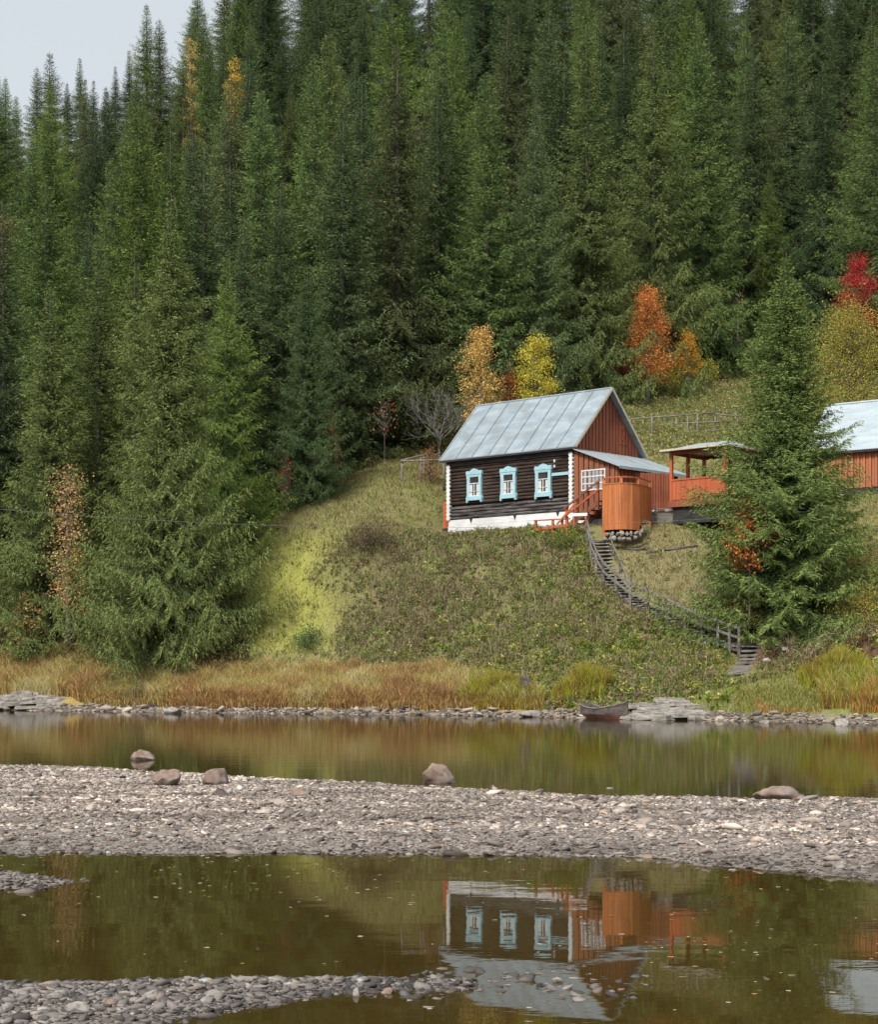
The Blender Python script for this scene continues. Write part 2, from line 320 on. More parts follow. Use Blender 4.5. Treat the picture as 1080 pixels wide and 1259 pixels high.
def field(X, Y, Z):
    """natural colour of the ground cover, by place (linear)"""
    px = 540 + F * X / Y; py = YH - F * (Z - CH) / Y
    n = fbm(X * .35, Y * .35, 41); n2 = fbm(X * 1.3, Y * 1.3, 42)
    def c(*a): return np.array(a)[None, :]
    base = c(.16, .16, .055) * np.ones((len(X), 1))
    def blend(b, colr, k): k = np.clip(k, 0, 1)[:, None]; return b * (1 - k) + colr * k
    base = blend(base, c(.19, .16, .075), n2 * 1.6 - .4)
    lush = sstep(500, 340, px + 60 * (n2 - .5)) * sstep(620, 700, py) * sstep(815, 790, py)
    base = blend(base, c(.25, .25, .06), lush * (.35 + 1.3 * fbm(X * .9, Y * .9, 48)))
    br = sstep(380, 500, px + 150 * (fbm(X * .45, Y * .45, 67) - .5)) * sstep(745, 700, px + (py - 650) * -.9) * sstep(650, 664, py) * sstep(830, 800, py)
    base = blend(base, c(.15, .13, .06), br * (.5 + n))
    base = blend(base, c(.13, .16, .04), br * sstep(.5, .75, n2) * .9)
    base = blend(base, c(.19, .20, .045), sstep(560, 640, px) * sstep(730, 790, py) * .7 * sstep(.35, .6, n))
    base = blend(base, c(.19, .165, .08), sstep(745, 770, px) * sstep(905, 860, px) * sstep(640, 655, py) * sstep(800, 770, py) * (.3 + .8 * n))
    base = blend(base, c(.10, .06, .035), sstep(880, 930, px) * sstep(760, 778, py) * sstep(830, 812, py))
    base = blend(base, c(.30, .21, .06), sstep(820, 838, py) * sstep(690, 640, px))
    base = blend(base, c(.15, .16, .05), sstep(826, 846, py) * sstep(740, 790, px) * sstep(.3, .6, n + .05) * .8)
    base = blend(base, c(.17, .18, .07), sstep(560, 530, py) * sstep(720, 760, px))
    return base * 1.32
def soil_cols(X, Y, Z):
    d = Y - shoreY(X)
    g = np.array([.2, .175, .158])[None] * (.5 + .8 * fbm(X * 3, Y * 3, 50))[:, None]
    bed = np.array([.1, .075, .03])[None] * (.5 + fbm(X * 1.5, Y * 1.5, 51))[:, None]
    k = sstep(-.05, .0, Z)[:, None]; c = bed * (1 - k) + g * k
    f = field(X, Y, Z) * (.55 + .35 * fbm(X * 2.1, Y * 2.1, 52))[:, None]
    k = sstep(.5, 1.1, d)[:, None]; c = c * (1 - k) + f * k
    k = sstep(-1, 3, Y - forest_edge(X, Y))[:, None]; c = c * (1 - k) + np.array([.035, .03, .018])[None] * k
    return c
ys = np.concatenate([np.arange(-25, 7, 1.5), 7 * 1.0085 ** np.arange(0, 415)]); ys = ys[ys < 235]; ys = np.concatenate([ys, np.linspace(238, 520, 40)])
ss = np.concatenate([np.linspace(-1.6, -.36, 60)[:-1], np.linspace(-.36, .36, 420), np.linspace(.36, 1.6, 60)[1:]])
gy, gs = np.meshgrid(ys, ss, indexing='ij'); gx = gs * (np.maximum(gy, 0) + 14)
GX, GY = gx.ravel(), gy.ravel(); GZ = terrain(GX, GY)
GZ = np.where(GY < 5, np.maximum(GZ, -.4 + (5 - GY) * .1), GZ)
nr, nc = gx.shape; idx = np.arange(nr * nc).reshape(nr, nc)
FQ = np.stack([idx[:-1, :-1], idx[:-1, 1:], idx[1:, 1:], idx[1:, :-1]], -1).reshape(-1, 4)
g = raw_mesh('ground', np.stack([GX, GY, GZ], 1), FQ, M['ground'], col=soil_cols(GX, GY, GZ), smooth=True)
kind(g, 'structure')
wv = []; 
wm = MB(); wm.add([(-160, -22, 0), (160, -22, 0), (160, 130, 0), (-160, 130, 0)], [(0, 1, 2, 3)])
wo_ = wm.build('water', M['water']); kind(wo_, 'structure')

# ------------------------------------------------------------------ stones
def ico():
    t = (1 + 5 ** .5) / 2
    v = np.array([(-1, t, 0), (1, t, 0), (-1, -t, 0), (1, -t, 0), (0, -1, t), (0, 1, t), (0, -1, -t), (0, 1, -t), (t, 0, -1), (t, 0, 1), (-t, 0, -1), (-t, 0, 1)], float)
    v /= np.linalg.norm(v[0])
    f = np.array([(0, 11, 5), (0, 5, 1), (0, 1, 7), (0, 7, 10), (0, 10, 11), (1, 5, 9), (5, 11, 4), (11, 10, 2), (10, 7, 6), (7, 1, 8), (3, 9, 4), (3, 4, 2), (3, 2, 6), (3, 6, 8), (3, 8, 9), (4, 9, 5), (2, 4, 11), (6, 2, 10), (8, 6, 7), (9, 8, 1)])
    return v, f
IV, IF = ico()
def gravel(name, X, Y, size, cols, sink=.25, flat=(.25, .6), zoff=0, zs=None, lie=.22):
    n = len(X); Z = terrain(X, Y) if zs is None else zs
    V = IV[None] * (1 + rng.uniform(-.42, .38, (n, 12, 1)))
    V = np.sign(V) * np.abs(V) ** .75                                  # blockier than a ball
    sc = np.stack([size * rng.uniform(.8, 1.5, n), size * rng.uniform(.6, 1.0, n), size * rng.uniform(*flat, n)], 1)
    V = V * sc[:, None, :]
    tl = rng.normal(0, .22, (n, 2)); V[:, :, 2] += V[:, :, 0] * tl[:, :1] + V[:, :, 1] * tl[:, 1:]
    a = rng.uniform(0, 6.283, n); c, s = np.cos(a)[:, None], np.sin(a)[:, None]
    x = V[:, :, 0] * c - V[:, :, 1] * s; y = V[:, :, 0] * s + V[:, :, 1] * c
    V = np.stack([x + X[:, None], y + Y[:, None], V[:, :, 2] + (Z + sc[:, 2] * (1 - 2 * sink) + zoff)[:, None]], -1)
    Fc = (IF[None] + (np.arange(n) * 12)[:, None, None]).reshape(-1, 3)
    return raw_mesh(name, V.reshape(-1, 3), Fc, M['pebble'], col=np.repeat(cols, 12, 0))
def pebble_cols(n, bright=1.0):
    pal = np.array([(.43, .375, .34), (.34, .295, .27), (.52, .465, .42), (.24, .205, .185), (.40, .31, .25), (.6, .56, .52), (.3, .28, .275)])
    c = pal[rng.choice(7, n, p=[.28, .2, .17, .14, .08, .06, .07])] * rng.uniform(.3, 1.4, (n, 1)) * bright
    return c
# the gravel bar: stones in proportion to the area the viewer sees
def scatter(n, y0, y1, smin=-.30, smax=.30):
    u = rng.uniform(0, 1, n); Y = np.sqrt(y0 ** 2 + u * (y1 ** 2 - y0 ** 2)); s = rng.uniform(smin, smax, n); return s * Y, Y
X, Y = scatter(290000, 15, 38); Z = terrain(X, Y)
keep = Z > -.045 - .05 * rng.uniform(0, 1, len(X)) ** 6; X, Y, Z = X[keep], Y[keep], Z[keep]
size = rng.lognormal(math.log(.013), .62, len(X)).clip(.004, .12)
pc = pebble_cols(len(X), 1.0); wet = sstep(.13, .02, Z)[:, None] * .5; pc = pc * (1 - wet)
streak = fbm(X * .3, Y * 1.5, 77, 4)[:, None]; pc = pc * (.2 + 1.08 * streak) * np.array([1.05, 1, .94])[None]
g1 = gravel('gravel', X, Y, size, pc, flat=(.15, .42), sink=.38); kind(g1, 'stuff', 'pale grey pebbles covering the long gravel bar across the river', 'gravel')
X, Y = scatter(46000, 8.2, 12.2, -.30, .16); Z = terrain(X, Y); keep = Z > -.03; X, Y = X[keep], Y[keep]
size = rng.lognormal(math.log(.0115), .68, len(X)).clip(.003, .05)
Z = Z[keep]; pc = pebble_cols(len(X), .44) * (1 - .4 * sstep(.04, 0, Z)[:, None])
g2 = gravel('gravel', X, Y, size, pc, flat=(.18, .5), sink=.4); kind(g2, 'stuff', 'grey pebbles on the nearest shore at the bottom left', 'gravel')
X = rng.uniform(-30, 30, 30000); Y = shoreY(X) + rng.uniform(-.3, 1.0, len(X)) ; keep = rng.uniform(0, 1, len(X)) < sstep(1.2, .2, np.abs(Y - shoreY(X) - .2)) * noise(X * .8, 0 * X, 90)
X, Y = X[keep], Y[keep]; size = rng.lognormal(math.log(.05), .6, len(X)).clip(.02, .28)
g3 = gravel('shore_stones', X, Y, size, pebble_cols(len(X), .55) * np.array([1.05, 1, .9])[None], sink=.3, flat=(.2, .5)); kind(g3, 'stuff', 'line of small grey stones along the far waterline', 'gravel')
# stones under the shallow water and floating specks of leaf
X, Y = scatter(1900, 9.4, 12.5, -.02, .12); size = rng.lognormal(math.log(.03), .4, len(X)).clip(.012, .08)
k = np.exp(-((Y - 11.1) / .45) ** 2) > rng.uniform(0, 1, len(X)); X, Y, size = X[k], Y[k], size[k]
g4 = gravel('shallow_stones', X, Y, size, pebble_cols(len(X), .36), zs=rng.uniform(-.05, -.018, len(X))); kind(g4, 'stuff', 'wet stones just breaking the shallow water', 'gravel')
X, Y = scatter(900, 9, 19); k = (terrain(X, Y) < -.06) & (fbm(X * .8, Y * .8, 95) ** 3 * 3.2 > rng.uniform(0, 1, len(X))); X, Y = X[k], Y[k]; n = len(X)
a = rng.uniform(0, 6.28, (n, 1)) + np.array([0, 1.4, 3.0, 4.5])[None]; rr = rng.uniform(.008, .022, (n, 1)) * rng.uniform(.6, 1.2, (n, 4))
V = np.stack([X[:, None] + rr * np.cos(a) * 1.5, Y[:, None] + rr * np.sin(a), np.full((n, 4), .003) + rng.uniform(0, .004, (n, 4))], -1).reshape(-1, 3)
lc = np.repeat(np.array([(.5, .42, .25), (.4, .25, .1), (.55, .5, .42)])[rng.integers(0, 3, n)], 4, 0)
fl = raw_mesh('fallen_leaves', V, np.arange(4 * n).reshape(-1, 4), M['leaf'], col=lc); kind(fl, 'stuff', 'tiny dead leaves floating on the still pool', 'fallen leaves')

def boulder(name, w, d, h, mat, seed, sub=4, flat=.0, rough=.24):
    import bmesh
    bm = bmesh.new(); bmesh.ops.create_icosphere(bm, subdivisions=sub, radius=1); r = np.random.default_rng(seed)
    co = np.array([v.co[:] for v in bm.verts])
    pl = r.normal(size=(11, 3)); pl /= np.linalg.norm(pl, axis=1)[:, None]; dd = r.uniform(.52, .95, 11)
    for p, q in zip(pl, dd):                                             # planar facets broken off a ball
        e = co @ p - q; m = e > 0; co[m] -= e[m, None] * p[None] * .88
    ofs = r.uniform(0, 50); q = noise(co[:, 0] * 2.4 + ofs, co[:, 1] * 2.4 + co[:, 2] * 1.7, seed) + .5 * noise(co[:, 0] * 6 + ofs, co[:, 2] * 6 + co[:, 1] * 3, seed + 1)
    co *= (1 + rough * (q - .75) + .05 * (noise(co[:, 0] * 13 + ofs, co[:, 2] * 13 + co[:, 1] * 9, seed + 2) - .5))[:, None]
    co *= np.array([w / 2, d / 2, h * .62])[None] / np.abs(co).max(0)[None]; co[:, 2] += h * .38
    for v, c in zip(bm.verts, co): v.co = c
    me = bpy.data.meshes.new(name); bm.to_mesh(me); bm.free(); me.materials.append(mat)
    me.polygons.foreach_set('use_smooth', [True] * len(me.polygons))
    return link(name, me)
BD = [(176, 934, 30, 17, 'pinkrock', 'round tan boulder at the water edge on the far left of the gravel bar', 0),
      (538, 962, 43, 30, 'pinkrock', 'largest brown boulder standing alone in the water beside the gravel bar', 1),
      (205, 979, 42, 22, 'pinkrock', 'dark brown boulder with a slanted top on the gravel bar, left of a paler one', 2),
      (268, 979, 38, 22, 'pinkrock', 'domed pinkish boulder on the gravel bar, right of the dark slanted one', 3),
      (371, 993, 28, 14, 'pinkrock', 'small pink stone lying alone near the middle of the gravel bar', 4),
      (953, 999, 62, 19, 'pinkrock', 'long low tan boulder at the right end of the gravel bar', 5),
      (213, 877, 27, 11, 'palerock', 'white rock on the far waterline below the large spruce', 6),
      (655, 872, 34, 9, 'rock', 'flat grey rock at the far waterline left of the rowing boat', 7),
      (245, 946, 8, 5, 'rock', '', 8),
      (750, 969, 13, 7, 'rock', 'small stone on the far edge of the gravel bar, in line with the boat', 9),
      (940, 889, 14, 8, 'rock', 'small rock at the far waterline below the stone steps', 11),
      (1035, 866, 18, 12, 'palerock', 'pale stone in the orange reeds at the right shore', 12)]
for px, py, wp, hp, mt, lab, sd_ in BD:
    if not lab: continue
    Y = CH * F / (py - YH)
    if py < 900: Y = min(Y, float(shoreY((px - 540) / F * Y)) + .6)
    X = (px - 540) / F * Y; s = Y / F
    z = gz(X, Y); z = max(z, -.05)
    o = boulder('boulder', wp * s, wp * s * .8, hp * s, M[mt], 100 + sd_)
    o.location = (X, Y, z - .02); tag(o, lab, 'boulder', 'boulders along the river')
NB = [(95, 1241, 34, 16, 'palerock', 'broad tan stone, largest on the nearest shore at the bottom left'),
      (137, 1233, 24, 11, 'pinkrock', 'brownish rounded stone just right of the broad tan stone'),
      (186, 1224, 28, 11, 'palerock', 'pale flat stone in the middle of the nearest shore, below the edge row'),
      (182, 1202, 18, 8, 'palerock', 'whitish stone at the left of the edge row of the nearest shore'),
      (231, 1202, 24, 12, 'rock', 'dark grey lump, biggest in the edge row of the nearest shore'),
      (256, 1203, 28, 9, 'palerock', 'long pale stone right of the dark grey lump'),
      (302, 1205, 28, 11, 'rock', 'smooth grey stone in the edge row, right of the long pale stone'),
      (262, 1221, 28, 12, 'rock', 'mottled stone on the nearest shore below the long pale stone'),
      (35, 1221, 24, 11, 'rock', 'slanting grey stone at the left of the nearest shore'),
      (67, 1228, 22, 10, 'rock', 'low grey stone above the broad tan stone'),
      (10, 1240, 28, 9, 'palerock', 'pale slab cut by the left edge at the bottom of the picture'),
      (439, 1211, 13, 14, 'palerock', 'small upright pale stone standing in the sparse row of stones'),
      (477, 1208, 24, 11, 'pinkrock', 'pinkish stone at the right of the sparse row of stones'),
      (496, 1219, 22, 8, 'rock', 'flat dark stone just below the pinkish stone'),
      (496, 1255, 32, 14, 'rock', 'largest stone alone in the pool at the bottom centre'),
      (437, 1258, 18, 7, 'palerock', 'small stone left of the largest stone in the pool, bottom centre')]
for i, (px, py, wp, hp, mt, lab) in enumerate(NB):
    if not lab: continue
    Y = (CH - .06) * F / (py - YH); X = (px - 540) / F * Y; s = Y / F
    o = boulder('stone', wp * s, wp * s * .7, hp * s, M[mt], 200 + i, sub=4)
    o.location = (X, Y, max(gz(X, Y), -.03) - .01); o.rotation_euler = (0, 0, i * .4); tag(o, lab, 'stone', 'larger stones on the nearest shore')

def ledge(name, px0, px1, py, Yc, depth, n, seed, label, tilt=0, hmax=.45, zo=.04):
    r = np.random.default_rng(seed); mb = MB(); s = Yc / F; x0 = (px0 - 540) * s; x1 = (px1 - 540) * s; cx = (x0 + x1) / 2
    for i in range(n):
        u = r.uniform(0, 1); x = x0 + (x1 - x0) * u - cx; y = r.uniform(0, depth); lay = (y / depth) * hmax * (.4 + .6 * math.sin(math.pi * min(max(u, .05), .95)))
        w_ = r.uniform(.25, .9); d_ = r.uniform(.2, .5); t = r.uniform(.05, .12); k = r.integers(5, 8); a0 = r.uniform(0, 6)
        pr = [(math.cos(a0 + 6.283 * j / k) * w_ * r.uniform(.75, 1.1), math.sin(a0 + 6.283 * j / k) * d_ * r.uniform(.75, 1.1)) for j in range(k)]
        rot = r.normal(0, .07, 2)
        lo = [(x + p[0], y + p[1], lay - t + p[0] * (rot[0] + tilt) + p[1] * rot[1]) for p in pr]; hi = [(x + p[0] * .93, y + p[1] * .93, lay + t + p[0] * (rot[0] + tilt) + p[1] * rot[1]) for p in pr]
        mb.add(lo + hi, [tuple(range(k - 1, -1, -1)), tuple(range(k, 2 * k))] + [(j, (j + 1) % k, k + (j + 1) % k, k + j) for j in range(k)])
    o = mb.build(name, M['ledge'], bevel=.015); o.location = (cx, Yc, zo); return tag(o, label, 'rock', 'rock ledges on the far shore')
ledge('rock_ledge', -30, 100, 870, float(shoreY(-21)) - .5, 2.0, 70, 1, 'layered rock ledge at the far left waterline below the reeds', .04, .75, .12)
ledge('rock_ledge', 792, 880, 880, float(shoreY(10)) - .6, 3.2, 80, 2, 'stepped slabs of grey rock on the shore right of the rowing boat', 0, .75, .08)
ledge('rock_ledge', 770, 900, 884, float(shoreY(9.5)) - .5, 1.0, 60, 3, 'low dark shelf of flat rock lapped by the water right of the boat', 0, .14)

# ------------------------------------------------------------------ ground vegetation (uncountable)
def blades(name, X, Y, h, wd, cols, label, lean=.35, cat='grass', curl=True):
    n = len(X); Z = terrain(X, Y); a = rng.uniform(0, 6.283, n); l = rng.normal(0, lean, (n, 2)) * h[:, None]
    dx, dy = np.cos(a) * wd, np.sin(a) * wd
    b0 = np.stack([X - dx, Y - dy, Z - .03], 1); b1 = np.stack([X + dx, Y + dy, Z - .03], 1)
    mid = np.stack([X + l[:, 0] * .35, Y + l[:, 1] * .35, Z + h * .6], 1); m0 = mid - np.stack([dx, dy, 0 * dx], 1) * .8; m1 = mid + np.stack([dx, dy, 0 * dx], 1) * .8
    tp = np.stack([X + l[:, 0], Y + l[:, 1], Z + h * (1 - .3 * lean)], 1)
    V = np.stack([b0, b1, m1, m0, tp], 1).reshape(-1, 3); i = (np.arange(n) * 5)[:, None, None]
    T = (np.array([(0, 1, 2), (0, 2, 3), (3, 2, 4)])[None] + i).reshape(-1, 3)
    o = raw_mesh(name, V, T, M['leaf'], col=np.repeat(cols, 5, 0)); kind(o, 'stuff', label, cat); return o
def herbs(name, X, Y, h, leaf, per, cols, label, cat='undergrowth', spread=.6):
    n = len(X); Z = terrain(X, Y); N = n * per
    c = np.repeat(np.stack([X, Y, Z], 1), per, 0); hh = np.repeat(h, per)
    t = rng.uniform(0, 1, N) ** .7; a = rng.uniform(0, 6.283, N); r = np.abs(rng.normal(0, 1, N)) * hh * spread * .5 * (.4 + t)
    p = c + np.stack([np.cos(a) * r, np.sin(a) * r, hh * t * rng.uniform(.7, 1.05, N)], 1)
    q = rng.normal(size=(N, 3)); q /= np.linalg.norm(q, axis=1)[:, None]; e = rng.normal(size=(N, 3)); e -= (e * q).sum(1)[:, None] * q; e /= np.linalg.norm(e, axis=1)[:, None]
    s = leaf * rng.uniform(.5, 1.5, N)[:, None]; V = np.stack([p - q * s, p + e * s * .45, p + q * s, p - e * s * .45], 1).reshape(-1, 3)
    o = raw_mesh(name, V, np.arange(4 * N).reshape(-1, 4), M['leaf'], col=np.repeat(np.repeat(cols, per, 0) * rng.uniform(.6, 1.4, (N, 1)), 4, 0))
    kind(o, 'stuff', label, cat); return o
def outside(X, Y, m=.1):
    u, v = hloc(X, Y); return ~((u > -8.8 - m) & (u < 3 + m) & (v > -m) & (v < 6 + m))
def jit(c, s=.25, hue=.12): return c * rng.uniform(1 - s, 1 + s, (len(c), 1)) * rng.uniform(1 - hue, 1 + hue, (len(c), 3))
STAIR = np.array([W(*p)[:2] for p in [(733, 655, 89.2), (735, 672, 88), (742, 695, 86), (760, 722, 84), (790, 744, 82.2), (830, 764, 80.4), (870, 779, 79), (915, 798, 77.2), (925, 812, 76), (908, 836, 73.4)]])
def dist_path(X, Y, path):
    d = np.full(len(X), 1e9)
    for a, b in zip(path[:-1], path[1:]):
        ab = b - a; t = np.clip(((X - a[0]) * ab[0] + (Y - a[1]) * ab[1]) / (ab @ ab), 0, 1)
        d = np.minimum(d, np.hypot(X - a[0] - t * ab[0], Y - a[1] - t * ab[1]))
    return d
def hillpts(n, y0=74, y1=145, smin=-.30, smax=.30):
    X, Y = scatter(n, y0, y1, smin, smax); d = Y - shoreY(X)
    px_ = 540 + F * X / Y; k = (d > np.where((px_ > 668) & (px_ < 912), 1.0, 2.3)) & (Y < forest_edge(X, Y) + 2) & outside(X, Y); k[k] &= dist_path(X[k], Y[k], STAIR) > .62
    return X[k], Y[k]
# short meadow grass
X, Y = hillpts(560000, 66, 145); Z = terrain(X, Y); c = field(X, Y, Z)
tuft = fbm(X * 3.2, Y * 3.2, 60); h = (.07 + .22 * tuft ** 1.5) * rng.uniform(.6, 1.4, len(X))
px = 540 + F * X / Y; py = YH - F * (Z - CH) / Y
long_ = sstep(560, 530, py) * sstep(700, 760, px); h = h * (1 + 1.3 * long_)
dry = rng.uniform(0, 1, len(X)) < .11; c[dry] = np.array([.34, .27, .13])
blades('meadow_grass', X, Y, h, np.full(len(X), .017), jit(c * (.75 + .5 * fbm(X * 1.1, Y * 1.1, 61))[:, None]), 'yellow green meadow grass covering the slope round the cabin', .5)
# scrub and dead stalks on the slope below the cabin
X, Y = hillpts(42000, 72, 98); Z = terrain(X, Y); px = 540 + F * X / Y; py = YH - F * (Z - CH) / Y
wob = 150 * (fbm(X * .45, Y * .45, 67) - .5)
dens = sstep(385, 500, px + wob) * sstep(648, 668, py) * sstep(745, 715, px - np.clip(py - 690, 0, 200) * 1.25) * (.35 + 1.0 * fbm(X * .5, Y * .5, 63)) + sstep(905, 940, px) * sstep(755, 775, py) * 1.2 + .05
k = (rng.uniform(0, 1, len(X)) < dens) & (py > 650); X, Y, Z = X[k], Y[k], Z[k]; px = px[k]; py = py[k]
c = field(X, Y, Z); n3 = fbm(X * .8, Y * .8, 64)
gr = rng.uniform(0, 1, len(X)); c[gr < .2] = (.25, .19, .13); c[(gr > .4) & (n3 > .47)] = (.2, .24, .075); c[gr > .94] = (.42, .4, .16)
h = (.08 + .95 * fbm(X * .9, Y * .9, 65) ** 1.6) * rng.uniform(.5, 1.3, len(X)); h *= 1 - .5 * sstep(690, 665, py)
herbs('undergrowth', X, Y, h, .05, 26, jit(c), 'tangled brown and green weeds on the slope under the cabin')
k = rng.uniform(0, 1, len(X)) < .5; XX = np.repeat(X[k], 5) + rng.normal(0, .12, 5 * k.sum()); YY = np.repeat(Y[k], 5) + rng.normal(0, .12, 5 * k.sum())
pal = np.array([(.34, .27, .18), (.42, .36, .23), (.24, .2, .11)])
blades('dry_stalks', XX, YY, np.repeat(h[k], 5) * rng.uniform(.7, 1.7, len(XX)), np.full(len(XX), .012), pal[rng.integers(0, 3, len(XX))], 'dry brown stalks standing among the weeds under the cabin', .35, 'stalks')
# leafy green and yellow weeds at the slope's foot and up along the stairs
X, Y = hillpts(26000, 70, 96); Z = terrain(X, Y); px = 540 + F * X / Y; py = YH - F * (Z - CH) / Y
dens = sstep(480, 560, px) * sstep(740, 790, py) * sstep(915, 890, px) * .6 + sstep(700, 716, px) * sstep(745, 720, px) * (py > 655) * (py < 760) * 1.0 + sstep(640, 660, px) * sstep(725, 700, px) * sstep(672, 660, py) * (py > 652) + sstep(985, 1040, px) * (py > 700) * .6
k = rng.uniform(0, 1, len(X)) < dens * (.3 + fbm(X * .7, Y * .7, 66)); X, Y = X[k], Y[k]
pal = np.array([(.14, .2, .035), (.22, .24, .04), (.4, .4, .09), (.1, .15, .03), (.46, .44, .16)]); c = pal[rng.choice(5, len(X), p=[.35, .25, .15, .2, .05])]
herbs('leafy_weeds', X, Y, rng.uniform(.15, .5, len(X)), .065, 22, jit(c), 'bright green and yellow leafy weeds at the foot of the slope')
# reeds on the bank
def reed_pts(n):
    X = rng.uniform(-27, 22, n); d = rng.uniform(.5, 7.5, n); Y = shoreY(X) + d; px = 540 + F * X / Y
    dl = np.interp(px, [-40, 100, 300, 520, 600, 650, 672], [6.5, 6.2, 5.6, 5.0, 4.0, 2.8, 2.2])
    k = (px < 668) & (d < dl) & (d > np.interp(px, [-20, 90, 110], [1.5, 1.4, .5]) + .4 * noise(X * 1.3, 0 * X, 70))
    k2 = (px > 1010) & (d < 4.5) & (d > 1.2 + .5 * noise(X * 1.3, 0 * X, 71))
    k3 = (px > 906) & (px <= 1010) & (d < 3.6) & (d > 1.0)
    return X, Y, d, px, k, k2, k3
X, Y, d, px, k, k2, k3 = reed_pts(330000)
kk = k | (k2 & (rng.uniform(0, 1, len(X)) < .9)); X, Y, d, px = X[kk], Y[kk], d[kk], px[kk]
n1 = fbm(X * .5, d * .6, 72); n2 = fbm(X * 1.9, d * 1.5, 73)
pal = np.array([(.56, .43, .19), (.47, .29, .13), (.42, .38, .12), (.34, .2, .1), (.62, .53, .31)])
p_ = np.clip(n1 + rng.normal(0, .16, len(X)), 0, .999); ci = np.digitize(p_, [.3, .44, .56, .76]); ci = np.array([3, 1, 0, 2, 4])[ci]
c = pal[ci]; gk = sstep(540, 620, px) * (rng.uniform(0, 1, len(X)) < .6); c = np.where(gk[:, None] > .5, np.array([.3, .31, .045])[None], c)
rk = (d < 1.6) & (rng.uniform(0, 1, len(X)) < .5); c[rk] = (.27, .15, .05)
h = (.38 + .7 * n2) * rng.uniform(.55, 1.25, len(X)) * (1 + .15 * sstep(1, 3, d)) * .92
h *= .5 + .5 * sstep(.5, 1.8, d)
blades('reeds', X, Y, h, np.full(len(X), .016), jit(c, .3), 'golden and rust coloured reeds along the far bank', .28, 'reeds')
X, Y, d, px, k, k2, k3 = reed_pts(90000); X, Y, d, px = X[k3], Y[k3], d[k3], px[k3]
c = np.where((d < 1.0 + 1.3 * noise(X * 1.5, 0 * X, 91))[:, None] & (px > 930)[:, None], np.array([.34, .21, .08])[None], np.array([.27, .26, .08])[None])
blades('bank_grass', X, Y, rng.uniform(.12, .36, len(X)), np.full(len(X), .015), jit(c, .3), 'bright green grass on the bank right of the rock slabs', .35)
# brown undergrowth under the left spruces
X, Y = scatter(34000, 84, 112, -.29, -.10); d = Y - shoreY(X); px = 540 + F * X / Y; k = (d > 4.6) & (d < 12) & (px < 300); X, Y = X[k], Y[k]
pal = np.array([(.11, .07, .045), (.17, .11, .05), (.08, .09, .03), (.3, .22, .07)]); c = pal[rng.choice(4, len(X), p=[.45, .25, .22, .08])]
herbs('thicket', X, Y, rng.uniform(.3, 1.1, len(X)), .055, 18, jit(c), 'dark russet thicket under the spruces at the left bank', 'thicket')
# yellowish weeds of the upper meadow
X, Y = scatter(26000, 104, 146, .09, .30); px = 540 + F * X / Y; k = (Y < forest_edge(X, Y) + 1) & (Y > 108) & (rng.uniform(0, 1, len(X)) < fbm(X * .35, Y * .35, 80) * .9); X, Y = X[k], Y[k]
pal = np.array([(.27, .27, .1), (.34, .27, .14), (.44, .4, .15), (.2, .23, .08)]); c = pal[rng.choice(4, len(X), p=[.4, .25, .12, .23])]
herbs('meadow_weeds', X, Y, rng.uniform(.2, .7, len(X)), .07, 14, jit(c), 'rough olive weeds on the meadow above the cabin')
# leaf-littered ground plants at the edge of the forest
X, Y = scatter(26000, 92, 150, -.29, .30); e = Y - forest_edge(X, Y); k = (e > -1.5) & (e < 3.0); X, Y = X[k], Y[k]
pal = np.array([(.05, .07, .02), (.1, .11, .03), (.13, .08, .04)]); c = pal[rng.choice(3, len(X))]
herbs('forest_undergrowth', X, Y, rng.uniform(.3, 1.0, len(X)), .08, 14, jit(c), 'low dark bushes along the edge of the forest')
X, Y = scatter(60000, 95, 275, -.29, .29); e = Y - forest_edge(X, Y); k = e > 2; X, Y = X[k], Y[k]
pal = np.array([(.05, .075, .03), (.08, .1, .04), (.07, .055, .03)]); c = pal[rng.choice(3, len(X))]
herbs('forest_floor_plants', X, Y, rng.uniform(.3, 1.3, len(X)), .16, 8, jit(c), 'dim green plants covering the floor of the hillside forest')
